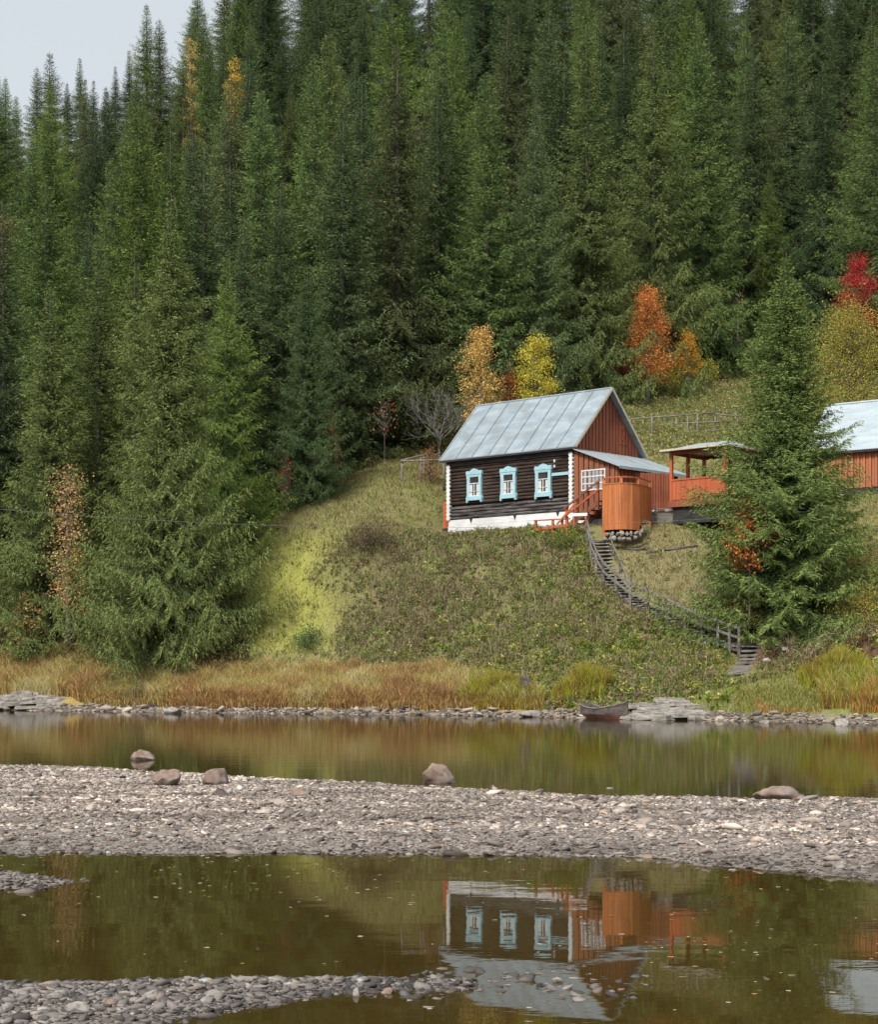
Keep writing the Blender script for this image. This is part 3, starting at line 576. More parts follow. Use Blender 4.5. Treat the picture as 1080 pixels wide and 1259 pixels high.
# shrubs shading from yellow to green in two clumps (countable)
def clump(px, Y, w, h, cols, label, n=5200, seed=1, lean=.3):
    X0 = (px - 540) / F * Y; z0 = gz(X0, Y); r = np.random.default_rng(seed)
    k = 60; ca = r.uniform(0, 6.283, k); cq = np.sqrt(r.uniform(0, 1, k)) * w * .5; cx, cy = np.cos(ca) * cq, np.sin(ca) * cq * .6   # tussocks
    ch = h * (1 - .6 * (cq / (w * .5)) ** 2) * r.uniform(.7, 1.1, k)
    i = r.integers(0, k, n); x = cx[i] + r.normal(0, .07, n); y = cy[i] + r.normal(0, .07, n)
    hh = ch[i] * r.uniform(.45, 1.05, n); tx = x + r.normal(0, .22, n) * hh; ty = y + r.normal(0, .22, n) * hh
    wd = .013; aa = r.uniform(0, 6.283, n); dx, dy = np.cos(aa) * wd, np.sin(aa) * wd
    zt = np.array(terrain(x + X0, y + Y)) - z0; mx, my_ = x + (tx - x) * .4, y + (ty - y) * .4
    V = np.stack([np.stack([x - dx, y - dy, zt - .03], 1), np.stack([x + dx, y + dy, zt - .03], 1), np.stack([mx + dx, my_ + dy, zt + hh * .65], 1), np.stack([mx - dx, my_ - dy, zt + hh * .65], 1), np.stack([tx, ty, zt + hh], 1)], 1).reshape(-1, 3)
    pal = np.array(cols); c = pal[(i + r.integers(0, 2, n)) % len(pal)] * r.uniform(.7, 1.3, (n, 1))
    T = (np.array([(0, 1, 2), (0, 2, 3), (3, 2, 4)])[None] + (np.arange(n) * 5)[:, None, None]).reshape(-1, 3)
    o = raw_mesh('grass_clump', V, T, M['leaf'], col=np.repeat(c, 5, 0)); o.location = (X0, Y, z0)
    return tag(o, label, 'grass clump', 'big grass clumps on the far bank')
yel = [(.38, .36, .05), (.3, .32, .05), (.45, .36, .08), (.24, .17, .05)]
clump(718, float(shoreY(6)) + 2.2, 2.7, 1.45, yel, 'rounded yellow green grass clump just behind the rowing boat', 9000, 1)
clump(1028, float(shoreY(15)) + 4.2, 3.0, 1.3, yel, 'bushy yellow grass clump at the right, above pale stones', 9000, 2)
clump(1085, float(shoreY(16.5)) + 2.0, 2.2, 1.2, [(.45, .24, .07), (.38, .2, .06), (.42, .33, .1)], 'orange reed clump cut by the right edge at the shore', 6000, 3)
clump(600, float(shoreY(2)) + 2.4, 2.6, 1.1, yel, 'yellow green grass clump left of the driftwood stump', 8000, 4)

# ------------------------------------------------------------------ conifers
def tri_spray(P0, D, Lk, Wk, r):
    """long thin triangles: base point, direction, length, width"""
    n = len(P0); s = np.cross(D, r.normal(size=(n, 3))); s /= np.linalg.norm(s, axis=1)[:, None] + 1e-9
    return np.stack([P0 - s * (Wk / 2)[:, None], P0 + s * (Wk / 2)[:, None], P0 + D * Lk[:, None]], 1)
def spruce_mesh(H, Rad, seed, droop=.35, twig=1.0, gap=.42, per=6, shape=.8, open_=0.0, bare=.03, wmul=1.0):
    r = np.random.default_rng(seed); tris = []; cols = []; br = MB()
    z = H * bare; phase = 0; big = 1 + .16 * np.sin(np.linspace(0, 14, 400) + r.uniform(0, 6))
    while z < H * .985:
        t = z / H; nb = per if t < .9 else 4; phase += r.uniform(.6, 1.4)
        lv = Rad * ((1 - t) ** shape) * big[int(t * 399)] * min(1, .72 + t * 3.5) * r.uniform(.82, 1.12)
        for b in range(nb):
            if r.uniform() < open_: continue
            az = phase + b * 6.283 / nb + r.normal(0, .25); Lb = lv * r.uniform(.6, 1.15) * (1 + .16 * math.sin(az * 2 + seed + z * .55)) + .1
            el = np.interp(t, [0, .35, .7, 1], [-.28, -.12, .15, .6]) + r.normal(0, .1)
            n = max(3, int(Lb / .085)); s = (np.arange(n) + r.uniform(0, 1, n)) / n; s = np.clip(s, .06, 1)
            sag = droop * Lb * .38 * (1 - t)
            az2 = az + r.normal(0, .18) * s
            rad_ = Lb * s * math.cos(el); zz = z + Lb * s * math.sin(el) - sag * np.sin(s * 2.6) + .16 * Lb * s ** 4
            C = np.stack([np.cos(az2) * rad_, np.sin(az2) * rad_, zz], 1)
            out = np.stack([np.cos(az2), np.sin(az2), 0 * az2], 1); side = np.stack([-np.sin(az2), np.cos(az2), 0 * az2], 1)
            if Lb > .7:
                m_ = min(n - 1, 10 ** 6); ii = np.argsort(s); q = C[ii][:int(n * .62)][::max(1, n // 5)]
                br.tube([(0, 0, z)] + [tuple(x) for x in q], np.linspace(.01 + .009 * Lb, .002, len(q) + 1), 3, False)
            for sgn in (-1, 1):
                tl = (.12 + .34 * Lb ** .7 * (1 - .55 * s) * r.uniform(.5, 1.25, n)) * twig * (.45 + .55 * (1 - t) ** .3)
                dn = -(.25 + droop * 1.6 * (1 - t)) * r.uniform(.5, 1.5, n)
                D = side * (sgn * r.uniform(.5, 1.0, n))[:, None] + out * r.uniform(.25, .9, n)[:, None]; D[:, 2] += dn + .5 * t
                D /= np.linalg.norm(D, axis=1)[:, None]
                k = np.maximum(3, (tl / .06).astype(int)); rep = np.repeat(np.arange(n), k)
                fr = r.uniform(0, 1, len(rep)); N = len(rep)
                P0 = C[rep] + D[rep] * (tl[rep] * fr)[:, None]; P0[:, 2] -= .25 * tl[rep] * fr ** 2 * (1 - t)
                D2 = D[rep] + r.normal(0, .42, (N, 3)); D2 /= np.linalg.norm(D2, axis=1)[:, None]
                T = tri_spray(P0, D2, r.uniform(.11, .26, N) * (.6 + .4 * (1 - t)), r.uniform(.024, .05, N) * wmul, r)
                tris.append(T)
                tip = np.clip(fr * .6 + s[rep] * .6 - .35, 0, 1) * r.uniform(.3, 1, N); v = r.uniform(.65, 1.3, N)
                c = (np.array([.066, .095, .048])[None] * (1 - tip[:, None]) + np.array([.225, .255, .105])[None] * tip[:, None]) * v[:, None]  # paler new growth at tips; lit-tip and dark-interior contrast also painted into the colour
                cols.append(c)
        z += gap * (1.0 if t < .6 else .8) * r.uniform(.75, 1.25) * (1 - .45 * t)
    T = np.concatenate(tris); c = np.concatenate(cols)
    dead = r.uniform(0, 1, len(c)) < .05; c[dead] = np.array([.12, .1, .07])
    tr = MB(); tr.tube([(0, 0, -.6), (0, 0, H * .3), (.02, 0, H * .7), (0, 0, H)], [.02 + H * .0115, H * .0085, H * .004, .012], 8)
    nb = len(tr.v); tr.add(br.v, br.f)
    return T, c, tr
BANK = []
def make_variant(H, Rad, seed, **kw):
    T, c, tr = spruce_mesh(H, Rad, seed, **kw)
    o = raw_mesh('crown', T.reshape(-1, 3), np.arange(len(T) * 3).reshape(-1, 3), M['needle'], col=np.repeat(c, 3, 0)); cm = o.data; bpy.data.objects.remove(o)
    o = tr.build('trunk', M['bark']); tm = o.data; bpy.data.objects.remove(o)
    return (cm, tm, H)
VAR = [make_variant(20, 4.9, 11, droop=.45, shape=.95), make_variant(20, 4.5, 12, droop=.3, shape=.88), make_variant(20, 5.2, 13, droop=.6, gap=.46, twig=1.1, shape=1.0),
       make_variant(20, 3.9, 14, droop=.35, shape=.92), make_variant(20, 4.5, 15, droop=.5, shape=.84, open_=.14), make_variant(20, 3.5, 16, droop=.25, shape=.9, open_=.1),
       make_variant(20, 3.9, 17, droop=.7, shape=.7, open_=.42, gap=.5), make_variant(20, 5.4, 18, droop=.4, shape=1.12, gap=.4)]
HERO = [make_variant(22, 5.7, 21, droop=.5, bare=.085, gap=.33, per=9, twig=1.1, shape=1.02), make_variant(16, 5.3, 22, droop=.22, gap=.26, per=14, shape=1.12, twig=.85, bare=.05),
        make_variant(19, 4.4, 23, droop=.4, gap=.36, per=8, shape=.88)]
trees = []
def conifer(var, X, Y, H, wide=1.0, col=(1, 1, 1), name='spruce_tree', z=None, lean=0):
    cm, tm, h0 = var; z = gz(X, Y) if z is None else z; s = H / h0
    root = thing(name, '', 'spruce', (X, Y, z - .15), random.uniform(0, 6.28))
    tone = random.uniform(.72, 1.22) if name == 'spruce_tree' and H < 40 and var not in HERO else 1.18
    root.rotation_euler[0] = random.gauss(0, .012) + lean
    for nm, me in (('trunk', tm), ('crown', cm)):
        o = link(nm, me, root); o.scale = (s * wide, s * wide, s)
        if nm == 'crown': o.color = (*[c_ * tone for c_ in col], 1)
    trees.append([root, X, Y, z + H, H, col]); return root
G_ = {'mid': (1.0, 1.05, .95), 'dark': (.72, .85, .75), 'olive': (1.3, 1.28, .95), 'light': (1.3, 1.5, 1.05), 'blue': (.85, 1.0, .95), 'brownish': (1.25, 1.15, 1.05), 'bright': (1.6, 1.75, .95)}
G_['fresh'] = (1.22, 1.3, .88); GN = {'fresh': 'green', 'mid': 'green', 'dark': 'dark green', 'olive': 'olive green', 'light': 'light green', 'blue': 'bluish green', 'brownish': 'brownish green', 'bright': 'yellow green'}
FIX = []
def at_top(px, py, Y, var, wide, c, label=None, dx=0):
    X = (px - 540) / F * Y; zt = CH + (YH - py) / F * Y; z = gz(X, Y); o = conifer(var, X, Y, zt - z + .15, wide, G_[c]); trees[-1].append(c)
    if label: o['label'] = label; FIX.append(o)
    return o
at_top(205, 236, 88.2, HERO[0], .86, 'olive', 'tallest drooping spruce standing on the left river bank')
at_top(963, 312, 78.6, HERO[1], 1.06, 'fresh', 'big lone spruce at the right, in front of the barn')
at_top(62, 352, 92.5, HERO[2], .95, 'olive', 'narrow spruce on the left bank beside the yellow leaved birch')
at_top(378, 322, 99.0, HERO[2], .9, 'dark', 'dark dense spruce at the top of the grassy slope')
at_top(345, 226, 102.5, VAR[1], 1.05, 'mid', 'spruce rising behind the dark dense spruce on the slope')
at_top(300, 262, 102, VAR[3], 1.15, 'mid', 'slim spruce just right of the tallest bank spruce')
for a in [(8, 245, 99.5, 0, 1.0, 'mid'), (120, 300, 97.5, 3, 1.15, 'olive'), (172, 128, 104, 1, 1.0, 'bright'), (212, 158, 109, 3, 1.2, 'light'), (248, 180, 106, 5, 1.2, 'mid'), (60, 225, 107, 1, 1.1, 'light'),
          (490, 50, 116, 4, 1.0, 'brownish'), (600, 88, 118, 1, .98, 'light'), (725, 30, 124, 0, .95, 'olive'), (805, 16, 133, 2, .92, 'olive'), (868, 22, 138, 1, .95, 'light'),
          (925, 42, 148, 2, .95, 'mid'), (1012, 80, 143, 4, 1.1, 'blue'), (1072, 45, 134, 0, 1.0, 'light'), (445, 95, 121, 2, 1.0, 'blue'), (540, 62, 128, 3, 1.2, 'mid'), (418, 118, 112, 3, 1.15, 'mid'),
          (402, 40, 136, 1, 1.0, 'olive'), (385, 60, 128, 0, .9, 'light'), (660, 130, 119, 2, .95, 'mid'), (690, 60, 136, 5, 1.3, 'dark'), (560, 20, 144, 0, .95, 'bright'), (618, 20, 140, 2, .95, 'brownish'),
          (765, 40, 140, 4, .9, 'dark'), (970, 20, 150, 1, 1.0, 'mid'), (1110, 60, 130, 3, 1.2, 'mid'), (320, 110, 122, 1, 1.0, 'light'), (280, 90, 128, 4, 1.0, 'brownish'), (148, 200, 114, 0, .95, 'mid')]:
    at_top(a[0], a[1], a[2], VAR[a[3]], a[4], a[5])
# the rest of the hillside, row behind row
r_ = np.random.default_rng(99); row = 0; Yr = 0
occ = [(t[1], t[2]) for t in trees]
while Yr < 160:
    e = Yr; n_ = 0; step = 6.6
    pxs = np.arange(-150, 1240, step / 130 * F)
    if row > 4: pxs = np.concatenate([pxs, np.arange(-100, 330, 62) + 30])
    for px in pxs + (row % 2) * 45:
        px = px + r_.uniform(-26, 26)
        fe = np.interp(px, FE_PX, FE_Y) + 3.0; Y = fe + e + r_.uniform(-2.6, 2.6)
        if Y > (222 if px < 300 else 268): continue
        X = (px - 540) / F * Y
        if any((X - a) ** 2 + (Y - b) ** 2 < 3.2 ** 2 for a, b in occ): continue
        H = r_.uniform(17, 24.5) if e > 4 else r_.uniform(13, 21)
        if px < 260 and Y > 170: H *= r_.uniform(.86, 1.0)
        if px > 300 and Y > 175: H *= 1.2
        if 860 < px < 1000 and e < 3: H *= .8
        wts = ['mid', 'dark', 'olive', 'light', 'blue', 'brownish', 'bright']; p_ = [.24, .2, .18, .14, .12, .07, .05]
        if px < 300: p_ = [.2, .08, .26, .22, .05, .06, .13]
        c = wts[r_.choice(7, p=p_)]
        conifer(VAR[r_.choice(8, p=[.15, .15, .14, .14, .12, .1, .06, .14])], X, Y, H, r_.uniform(.85, 1.15), G_[c]); trees[-1].append(c); occ.append((X, Y))
    Yr += 9.2 + row * .4; row += 1
# descriptions, counted by treetop bands
ordn = lambda n: ['first', 'second', 'third', 'fourth', 'fifth', 'sixth', 'seventh', 'eighth', 'ninth', 'tenth', 'eleventh', 'twelfth', 'thirteenth', 'fourteenth', 'fifteenth', 'sixteenth', 'seventeenth', 'eighteenth', 'nineteenth', 'twentieth'][n - 1] if n <= 20 else str(n) + ('st' if n % 10 == 1 else 'nd' if n % 10 == 2 else 'rd' if n % 10 == 3 else 'th')
bands = {}
for t in trees:
    if t[0]['label']: t[0]['group'] = 'spruces in front of the forest'; continue
    px, py = proj(t[1], t[2], t[3]); 
    b = 0 if (py < 10) else 1 if py < 80 else 2 if py < 150 else 3 if py < 250 else 4
    if px < -5 or px > 1085: b = 9 if px < 540 else 10
    bands.setdefault(b, []).append((px, t))
BN = {0: 'among spruces whose tips the top edge crops', 1: 'among spruces with tips just under the top edge', 2: 'among forest treetops in the upper band', 3: 'among forest treetops in the middle band', 4: 'among the lowest forest treetops', 9: 'beyond the left edge of the forest view', 10: 'beyond the right edge of the forest view'}
for b, L in bands.items():
    L.sort(key=lambda q: q[0])
    for i, (px, t) in enumerate(L):
        t[0]['label'] = '%s spruce, %s from the left %s' % (GN[t[6]], ordn(i + 1), BN[b]); t[0]['group'] = 'spruces of the hillside forest'
print('CONIFERS', len(trees), {b: len(L) for b, L in bands.items()})

# ------------------------------------------------------------------ broadleaved trees and bushes
def leafy(name, px, py_base, Y, wpx, hpx, pal, label, cat='tree', n=3000, leaf=.11, seed=1, trunkfrac=.25, limbs=26, bark='bark', shape='egg', group=None, z=None, dens=.24, lean=0, tk=1.0):
    n = int(n * 1.6); leaf = leaf * .8
    s = Y / F; X = (px - 540) * s; z0 = gz(X, Y) if z is None else z
    if py_base is not None: z0 = CH + (YH - py_base) * s
    Wd, H = wpx * s, hpx * s; r = np.random.default_rng(seed)
    root = thing(name, label, cat, (X, Y, z0), 0, group); tr = MB()
    top = Vector((lean * H, 0, H * .96)); tr.tube([(0, 0, -.8), (lean * H * .2, 0, H * .35), tuple(top)], [(.018 * H + .02) * tk, (.012 * H + .01) * tk, .008 * tk], 6)
    C = []
    for i in range(limbs):
        t = trunkfrac + (1 - trunkfrac) * (i + r.uniform(0, 1)) / limbs; u = (t - trunkfrac) / (1 - trunkfrac)
        pr = {'egg': math.sin(math.pi * min(1, u * .8 + .2)) ** .7 if u < .99 else .1, 'dome': (1 - u ** 2.2) ** .5, 'column': (1 - u) ** .35 * (.7 + .3 * math.sin(u * 9))}[shape]
        a = i * 2.4 + r.normal(0, .4); q = Wd / 2 * pr * r.uniform(.45, .95)
        p = np.array([lean * H * t + math.cos(a) * q, math.sin(a) * q, H * t]); base = np.array([lean * H * t * .8, 0, max(.1, H * t - q * r.uniform(.5, 1.1))])
        mid = (p + base) / 2 + np.array([0, 0, -.06 * q]); tr.tube([tuple(base), tuple(mid), tuple(p)], [.02 + .004 * H, .012 + .002 * H, .006], 3, False)
        C.append(p); C.append(mid * .3 + p * .7 + r.normal(0, .12, 3))
        for k in range(2):
            e = p + r.normal(0, .22, 3) * Wd * .4; tr.tube([tuple(mid), tuple(e)], [.01, .004], 3, False); C.append(e)
    tr.build('trunk', M[bark], root)
    if n:
        C = np.array(C); ci = r.integers(0, len(C), n); sg = dens * (Wd * .34) + .05
        p = C[ci] + r.normal(0, 1, (n, 3)) * np.array([sg, sg, sg * .8])[None]
        q = r.normal(size=(n, 3)); q /= np.linalg.norm(q, axis=1)[:, None]; e = r.normal(size=(n, 3)); e -= (e * q).sum(1)[:, None] * q; e /= np.linalg.norm(e, axis=1)[:, None]
        l = leaf * r.uniform(.5, 1.3, n)[:, None] * .6; V = np.stack([p - q * l, p + e * l * .55, p + q * l, p - e * l * .55], 1).reshape(-1, 3)
        pal = np.array(pal); cc = pal[r.integers(0, len(pal), len(C))][ci]; alt = r.uniform(0, 1, n) < .35; cc[alt] = pal[r.integers(0, len(pal), alt.sum())]
        cc = cc * r.uniform(.7, 1.25, (n, 1))
        raw_mesh('crown', V, np.arange(4 * n).reshape(-1, 4), M['leaf'], root, np.repeat(cc, 4, 0))
    return root
YO = [(.66, .45, .13), (.7, .52, .22), (.58, .34, .11), (.48, .24, .08), (.7, .48, .15)]
YE = [(0.66, 0.54, 0.06), (0.54, 0.456, 0.06), (0.72, 0.624, 0.12), (0.36, 0.336, 0.06)]
OR = [(.72, .27, .08), (.64, .2, .06), (.78, .36, .12), (.5, .18, .06)]
RD = [(0.517, 0.046, 0.046), (0.414, 0.034, 0.04), (0.575, 0.103, 0.092), (0.253, 0.034, 0.034)]
OL = [(0.39, 0.33, 0.075), (0.3, 0.285, 0.068), (0.51, 0.39, 0.09), (0.21, 0.21, 0.053)]
PK = [(.6, .42, .22), (.66, .38, .2), (.5, .3, .12)]
leafy('autumn_tree', 592, None, 108, 56, 165, YO, 'orange yellow autumn tree behind the left half of the cabin roof', n=5200, seed=1, leaf=.13, z=None)
leafy('autumn_tree', 659, None, 109.5, 56, 140, YE, 'lemon yellow autumn tree behind the cabin roof', n=5200, seed=2, leaf=.12)
leafy('autumn_bush', 627, None, 110.5, 42, 90, [(.3, .08, .04), (.22, .05, .03), (.4, .16, .06)], 'dark red bush between the two yellow trees behind the cabin', 'bush', n=2400, seed=3)
leafy('rowan_tree', 797, 505, 124, 50, 146, OR, 'bright orange rowan tree on the meadow edge', n=7000, dens=.34, limbs=34, seed=4, leaf=.13, trunkfrac=.3, shape='egg')
leafy('rowan_tree', 776, 500, 130, 22, 150, [(.5, .12, .06), (.42, .08, .05)], 'thin red orange rowan sapling left of the orange rowan', n=700, seed=5, trunkfrac=.55, shape='column')
leafy('autumn_bush', 765, 484, 127, 20, 42, RD, 'small red bush at the foot of the orange rowan', 'bush', n=900, seed=6, leaf=.1)
leafy('autumn_tree', 846, 474, 128, 30, 64, [(.62, .34, .05), (.6, .25, .04), (.5, .36, .07)], 'small amber tree on the meadow right of the orange rowan', n=2200, seed=7, leaf=.11)
leafy('autumn_bush', 812, 480, 127, 56, 34, YE + OL, 'low yellow bush under the orange rowan', 'bush', n=2400, seed=8, trunkfrac=.05, shape='dome')
leafy('autumn_bush', 868, 470, 133, 34, 26, YE + OL, 'low yellow bush below the amber tree', 'bush', n=1400, seed=48, trunkfrac=.05, shape='dome')
leafy('young_birch', 908, 450, 138, 26, 92, [(.6, .5, .25), (.5, .4, .14)], 'sparse young birch in front of the dark forest above the fence', n=330, seed=9, trunkfrac=.3, bark='birch', shape='column')
leafy('rowan_tree', 1057, 470, 128, 52, 150, RD, 'crimson rowan tree above the olive tree at the right', n=6000, seed=10, leaf=.13, trunkfrac=.4)
leafy('broadleaf_tree', 1046, None, 108, 116, 156, OL, 'wide olive and yellow leaved tree behind the barn roof', n=15000, seed=11, leaf=.12, limbs=60, shape='dome', trunkfrac=.12, dens=.3)
leafy('autumn_bush', 945, 510, 113, 60, 60, [(.34, .28, .1), (.28, .25, .08), (.4, .3, .14)], 'pale yellowish bush behind the left side of the lone spruce', 'bush', n=2600, seed=12, trunkfrac=.05, shape='dome')
leafy('young_birch', 84, 770, 89.6, 48, 192, PK, 'slender birch with sparse yellow leaves between the left bank spruces', n=1700, seed=13, leaf=.13, trunkfrac=.15, shape='column', bark='bark', limbs=40, dens=.5)
leafy('autumn_bush', 92, 775, 90, 40, 95, YO, 'denser golden bush at the foot of the slender birch', 'bush', n=1100, seed=14, leaf=.13, trunkfrac=.2)
leafy('autumn_bush', 34, 800, 91, 44, 70, PK + YO, 'pinkish gold bush under the leftmost bank spruces', 'bush', n=800, seed=15, leaf=.13, trunkfrac=.15)
leafy('autumn_bush', 236, 806, 88.8, 44, 46, PK + [(.3, .12, .06)], 'sparse pink leaved bush right of the tallest bank spruce', 'bush', n=420, seed=16, leaf=.1, trunkfrac=.1)
leafy('autumn_bush', 405, 580, 106, 24, 70, YO + PK, 'tall yellow pink bush beside the dark dense spruce', 'bush', n=1100, seed=17, leaf=.12, trunkfrac=.1)
leafy('autumn_bush', 411, 576, 105, 14, 34, [(.4, .03, .05), (.3, .02, .04)], 'small crimson bush right of the yellow pink bush', 'bush', n=700, seed=18, leaf=.09, trunkfrac=.1)
leafy('rowan_tree', 352, 640, 96.2, 24, 74, RD, 'thin red sapling in front of the dark dense spruce', n=130, tk=.35, dens=.5, seed=19, leaf=.1, trunkfrac=.35, shape='column')
leafy('rowan_tree', 473, 566, 108, 30, 74, RD + PK, 'sparse red sapling in the dark forest edge left of the bare tree', n=90, tk=.35, dens=.5, seed=20, leaf=.12, trunkfrac=.5)
bt0 = W(541, 556, 107); bt = thing('bare_tree', 'small leafless grey tree behind the left end of the cabin', 'tree', tuple(bt0)); bm_ = MB(); rb_ = np.random.default_rng(4)
def grow(p, d, L, rr, dep):
    d = d / np.linalg.norm(d); q = p + d * L * .5 + rb_.normal(0, .04, 3) * L; e = q + (d + rb_.normal(0, .12, 3)) * L * .5
    bm_.tube([tuple(p), tuple(q), tuple(e)], [rr, rr * .8, rr * .62], 5 if dep > 2 else 3, False)
    if dep:
        for _ in range(3 if dep > 1 else 4): grow(e if rb_.uniform() < .6 else q, d * .85 + rb_.normal(0, .5, 3) + np.array([0, 0, .22]), L * rb_.uniform(.6, .85), rr * .62, dep - 1)
grow(np.array([0, 0, -.8]), np.array([0, 0, 1.]), 1.7, .075, 1); 
for a_ in range(6): grow(np.array([0, 0, .7]), np.array([math.cos(a_ * 1.05), math.sin(a_ * 1.05), 1.1]), 1.25, .045, 4)
bm_.build('trunk', surf('grey twigs', (.09, .085, .075), (.19, .175, .16), rough=.9), bt)
leafy('autumn_bush', 529, 598, 102.5, 34, 46, [(.3, .12, .06), (.24, .1, .06), (.35, .2, .1)], 'rust brown bush under the wooden pergola', 'bush', n=900, seed=22, leaf=.09, trunkfrac=.1)
leafy('larch_tree', 290, None, 150, 34, 330, [(.6, .4, .07), (.5, .36, .08)], 'golden larch rising near the skyline at the upper left', n=5200, seed=23, leaf=.16, trunkfrac=.35, shape='column')
leafy('larch_tree', 235, None, 168, 24, 280, [(.5, .42, .16), (.5, .36, .12)], 'paler yellow larch on the skyline left of the golden one', n=2200, seed=24, leaf=.16, trunkfrac=.5, shape='column')
leafy('larch_tree', 152, None, 150, 20, 210, [(.42, .36, .08), (.36, .32, .08)], 'small yellowish larch below the skyline at the upper left', n=1600, seed=44, leaf=.16, trunkfrac=.5, shape='column')
leafy('broadleaf_tree', 8, None, 150, 50, 230, [(.36, .26, .12), (.24, .2, .09)], 'reddish yellow broadleaf crown at the left end of the skyline', n=3000, seed=25, leaf=.18, trunkfrac=.4)
leafy('rowan_tree', 922, 750, 76.9, 66, 130, [(.75, .22, .06), (.62, .15, .05), (.8, .32, .1)], 'orange rowan leaves glowing inside the lone right spruce', n=800, seed=26, leaf=.14, trunkfrac=.4, limbs=12, tk=.4)
leafy('autumn_bush', 915, 772, 78.6, 60, 34, [(.6, .24, .05), (.66, .34, .06), (.5, .16, .06)], 'low orange bush at the foot of the lone spruce by the stairway', 'bush', n=1500, seed=27, leaf=.09, trunkfrac=.05, shape='dome')
leafy('autumn_bush', 1062, 786, 76, 90, 60, OL + [(.25, .14, .07)], 'mixed green and brown bush at the right of the lone spruce', 'bush', n=4200, seed=28, leaf=.09, trunkfrac=.05, shape='dome')
leafy('autumn_bush', 1050, 715, 82, 70, 42, OL, 'leafy green bush below the barn at the right edge', 'bush', n=3000, seed=29, leaf=.1, trunkfrac=.05, shape='dome')
leafy('leafy_bush', 693, 672, 88.0, 44, 18, [(.16, .22, .04), (.12, .17, .035), (.25, .27, .05)], 'green bush below the low red railing of the cabin', 'bush', n=1500, seed=30, leaf=.07, trunkfrac=.02, shape='dome')
leafy('leafy_bush', 455, 672, 91, 70, 26, [(.15, .1, .07), (.2, .14, .09), (.12, .1, .05)], 'brownish withered bush on the brow of the slope left of the cabin', 'bush', n=3600, seed=31, leaf=.07, trunkfrac=.02, shape='dome')
leafy('leafy_bush', 380, 800, 87, 50, 24, [(.1, .17, .08), (.14, .2, .06)], 'bluish green bush at the foot of the grassy slope', 'bush', n=2200, seed=32, leaf=.08, trunkfrac=.02, shape='dome')

# ------------------------------------------------------------------ timber helpers
def planks(mb, p0, p1, zb, zt, wd=.14, th=.02, gap=.006, alt=.014, r=None):
    """vertical boards between two plan points (x,y); zb, zt floats or functions of distance; each board its own box; outward = right of p0->p1"""
    p0 = np.array(p0, float); p1 = np.array(p1, float); L = np.linalg.norm(p1 - p0); d = (p1 - p0) / L; nrm = np.array([d[1], -d[0]])
    k = max(1, int(round(L / wd))); w_ = L / k
    for i in range(k):
        a, b = i * w_ + gap / 2, (i + 1) * w_ - gap / 2; o = (alt if i % 2 else 0)
        f = lambda s, z: z(s) if callable(z) else z
        q = [p0 + d * a + nrm * (o), p0 + d * b + nrm * (o), p0 + d * b + nrm * (o + th), p0 + d * a + nrm * (o + th)]
        zz = [(f(a, zb), f(a, zt)), (f(b, zb), f(b, zt))]
        lo = [(*q[0], zz[0][0]), (*q[1], zz[1][0]), (*q[2], zz[1][0]), (*q[3], zz[0][0])]; hi = [(*q[0], zz[0][1]), (*q[1], zz[1][1]), (*q[2], zz[1][1]), (*q[3], zz[0][1])]
        mb.add(lo + hi, [(0, 1, 2, 3), (7, 6, 5, 4), (0, 4, 5, 1), (1, 5, 6, 2), (2, 6, 7, 3), (3, 7, 4, 0)])
    return mb
# ------------------------------------------------------------------ the cabin (local x along the front to the right, y into the depth)
HL, HWd = 8.7, 5.85                                # wall length and depth
EV, RZ = 13.70 - HZ, 17.10 - HZ                    # eave and ridge heights above the pad
HW = thing('log_house', 'dark log cabin with a grey metal roof and three blue framed windows', 'cabin', (HO[0], HO[1], HZ), -TH)
def onwall(px, py):                                # hit the front wall plane
    d = np.array([(px - 540) / F, 1.0]); n = HB; t = (HO @ n) / (d @ n); X, Y = d * t; u, v = hloc(X, Y); return float(u), float(CH + (YH - py) / F * Y - HZ)
fz = .82                                           # foundation top
mb = MB(); mb.box(-HL - .06, 0.05, -.06, HWd, -.5, fz - .34); mb.box(-HL - .04, 0.03, -.035, HWd, fz - .33, fz); 
mb.build('foundation', M['white'], HW, bevel=.01)
mb = MB()
for x in (-7.3, -5.9): pass
for x0 in (-6.1, -3.2): mb.box(x0, x0 + .75, -.075, .0, -.3, .02 + .1)
mb.build('foundation_vent', M['dark'], HW)
mb = MB()
for x0 in (-7.05, -3.9, -.95): mb.add([(x0 - .09, -.1, fz + .02), (x0 + .09, -.1, fz + .02), (x0, -.1, fz - .2), (x0 - .09, -.03, fz + .02), (x0 + .09, -.03, fz + .02), (x0, -.03, fz - .2)], [(0, 2, 1), (3, 4, 5), (0, 1, 4, 3), (1, 2, 5, 4), (2, 0, 3, 5)])
mb.build('bracket', M['dark'], HW)
def loglayer(z0, z1, name, mat, r=.1):
    mb = MB(); z = z0 + r; i = 0
    while z < z1:
        rr = r * random.uniform(.95, 1.06); n = 10; pts = [(-HL + .02 + t * (HL - .04) / 8, .06 + random.uniform(-.008, .008), z + random.uniform(-.008, .008)) for t in range(9)]
        mb.tube(pts, [rr * random.uniform(.97, 1.03) for _ in pts], n)
        mb.tube([(-HL + .1, .06, z), (-HL + .1, HWd, z)], r, 8); mb.tube([(-HL + .05, HWd, z), (-.05, HWd, z)], r, 8)
        z += r * 1.82
    return mb.build(name, mat, HW, smooth=True)
loglayer(fz, fz + .8, 'bottom_logs', M['loggrey']); loglayer(fz + .8 + .03, EV - .1, 'log_wall', M['log'])
MB().box(-HL + .1, -.06, .1, HWd - .05, fz - .02, EV).build('inner_wall', M['dark'], HW)
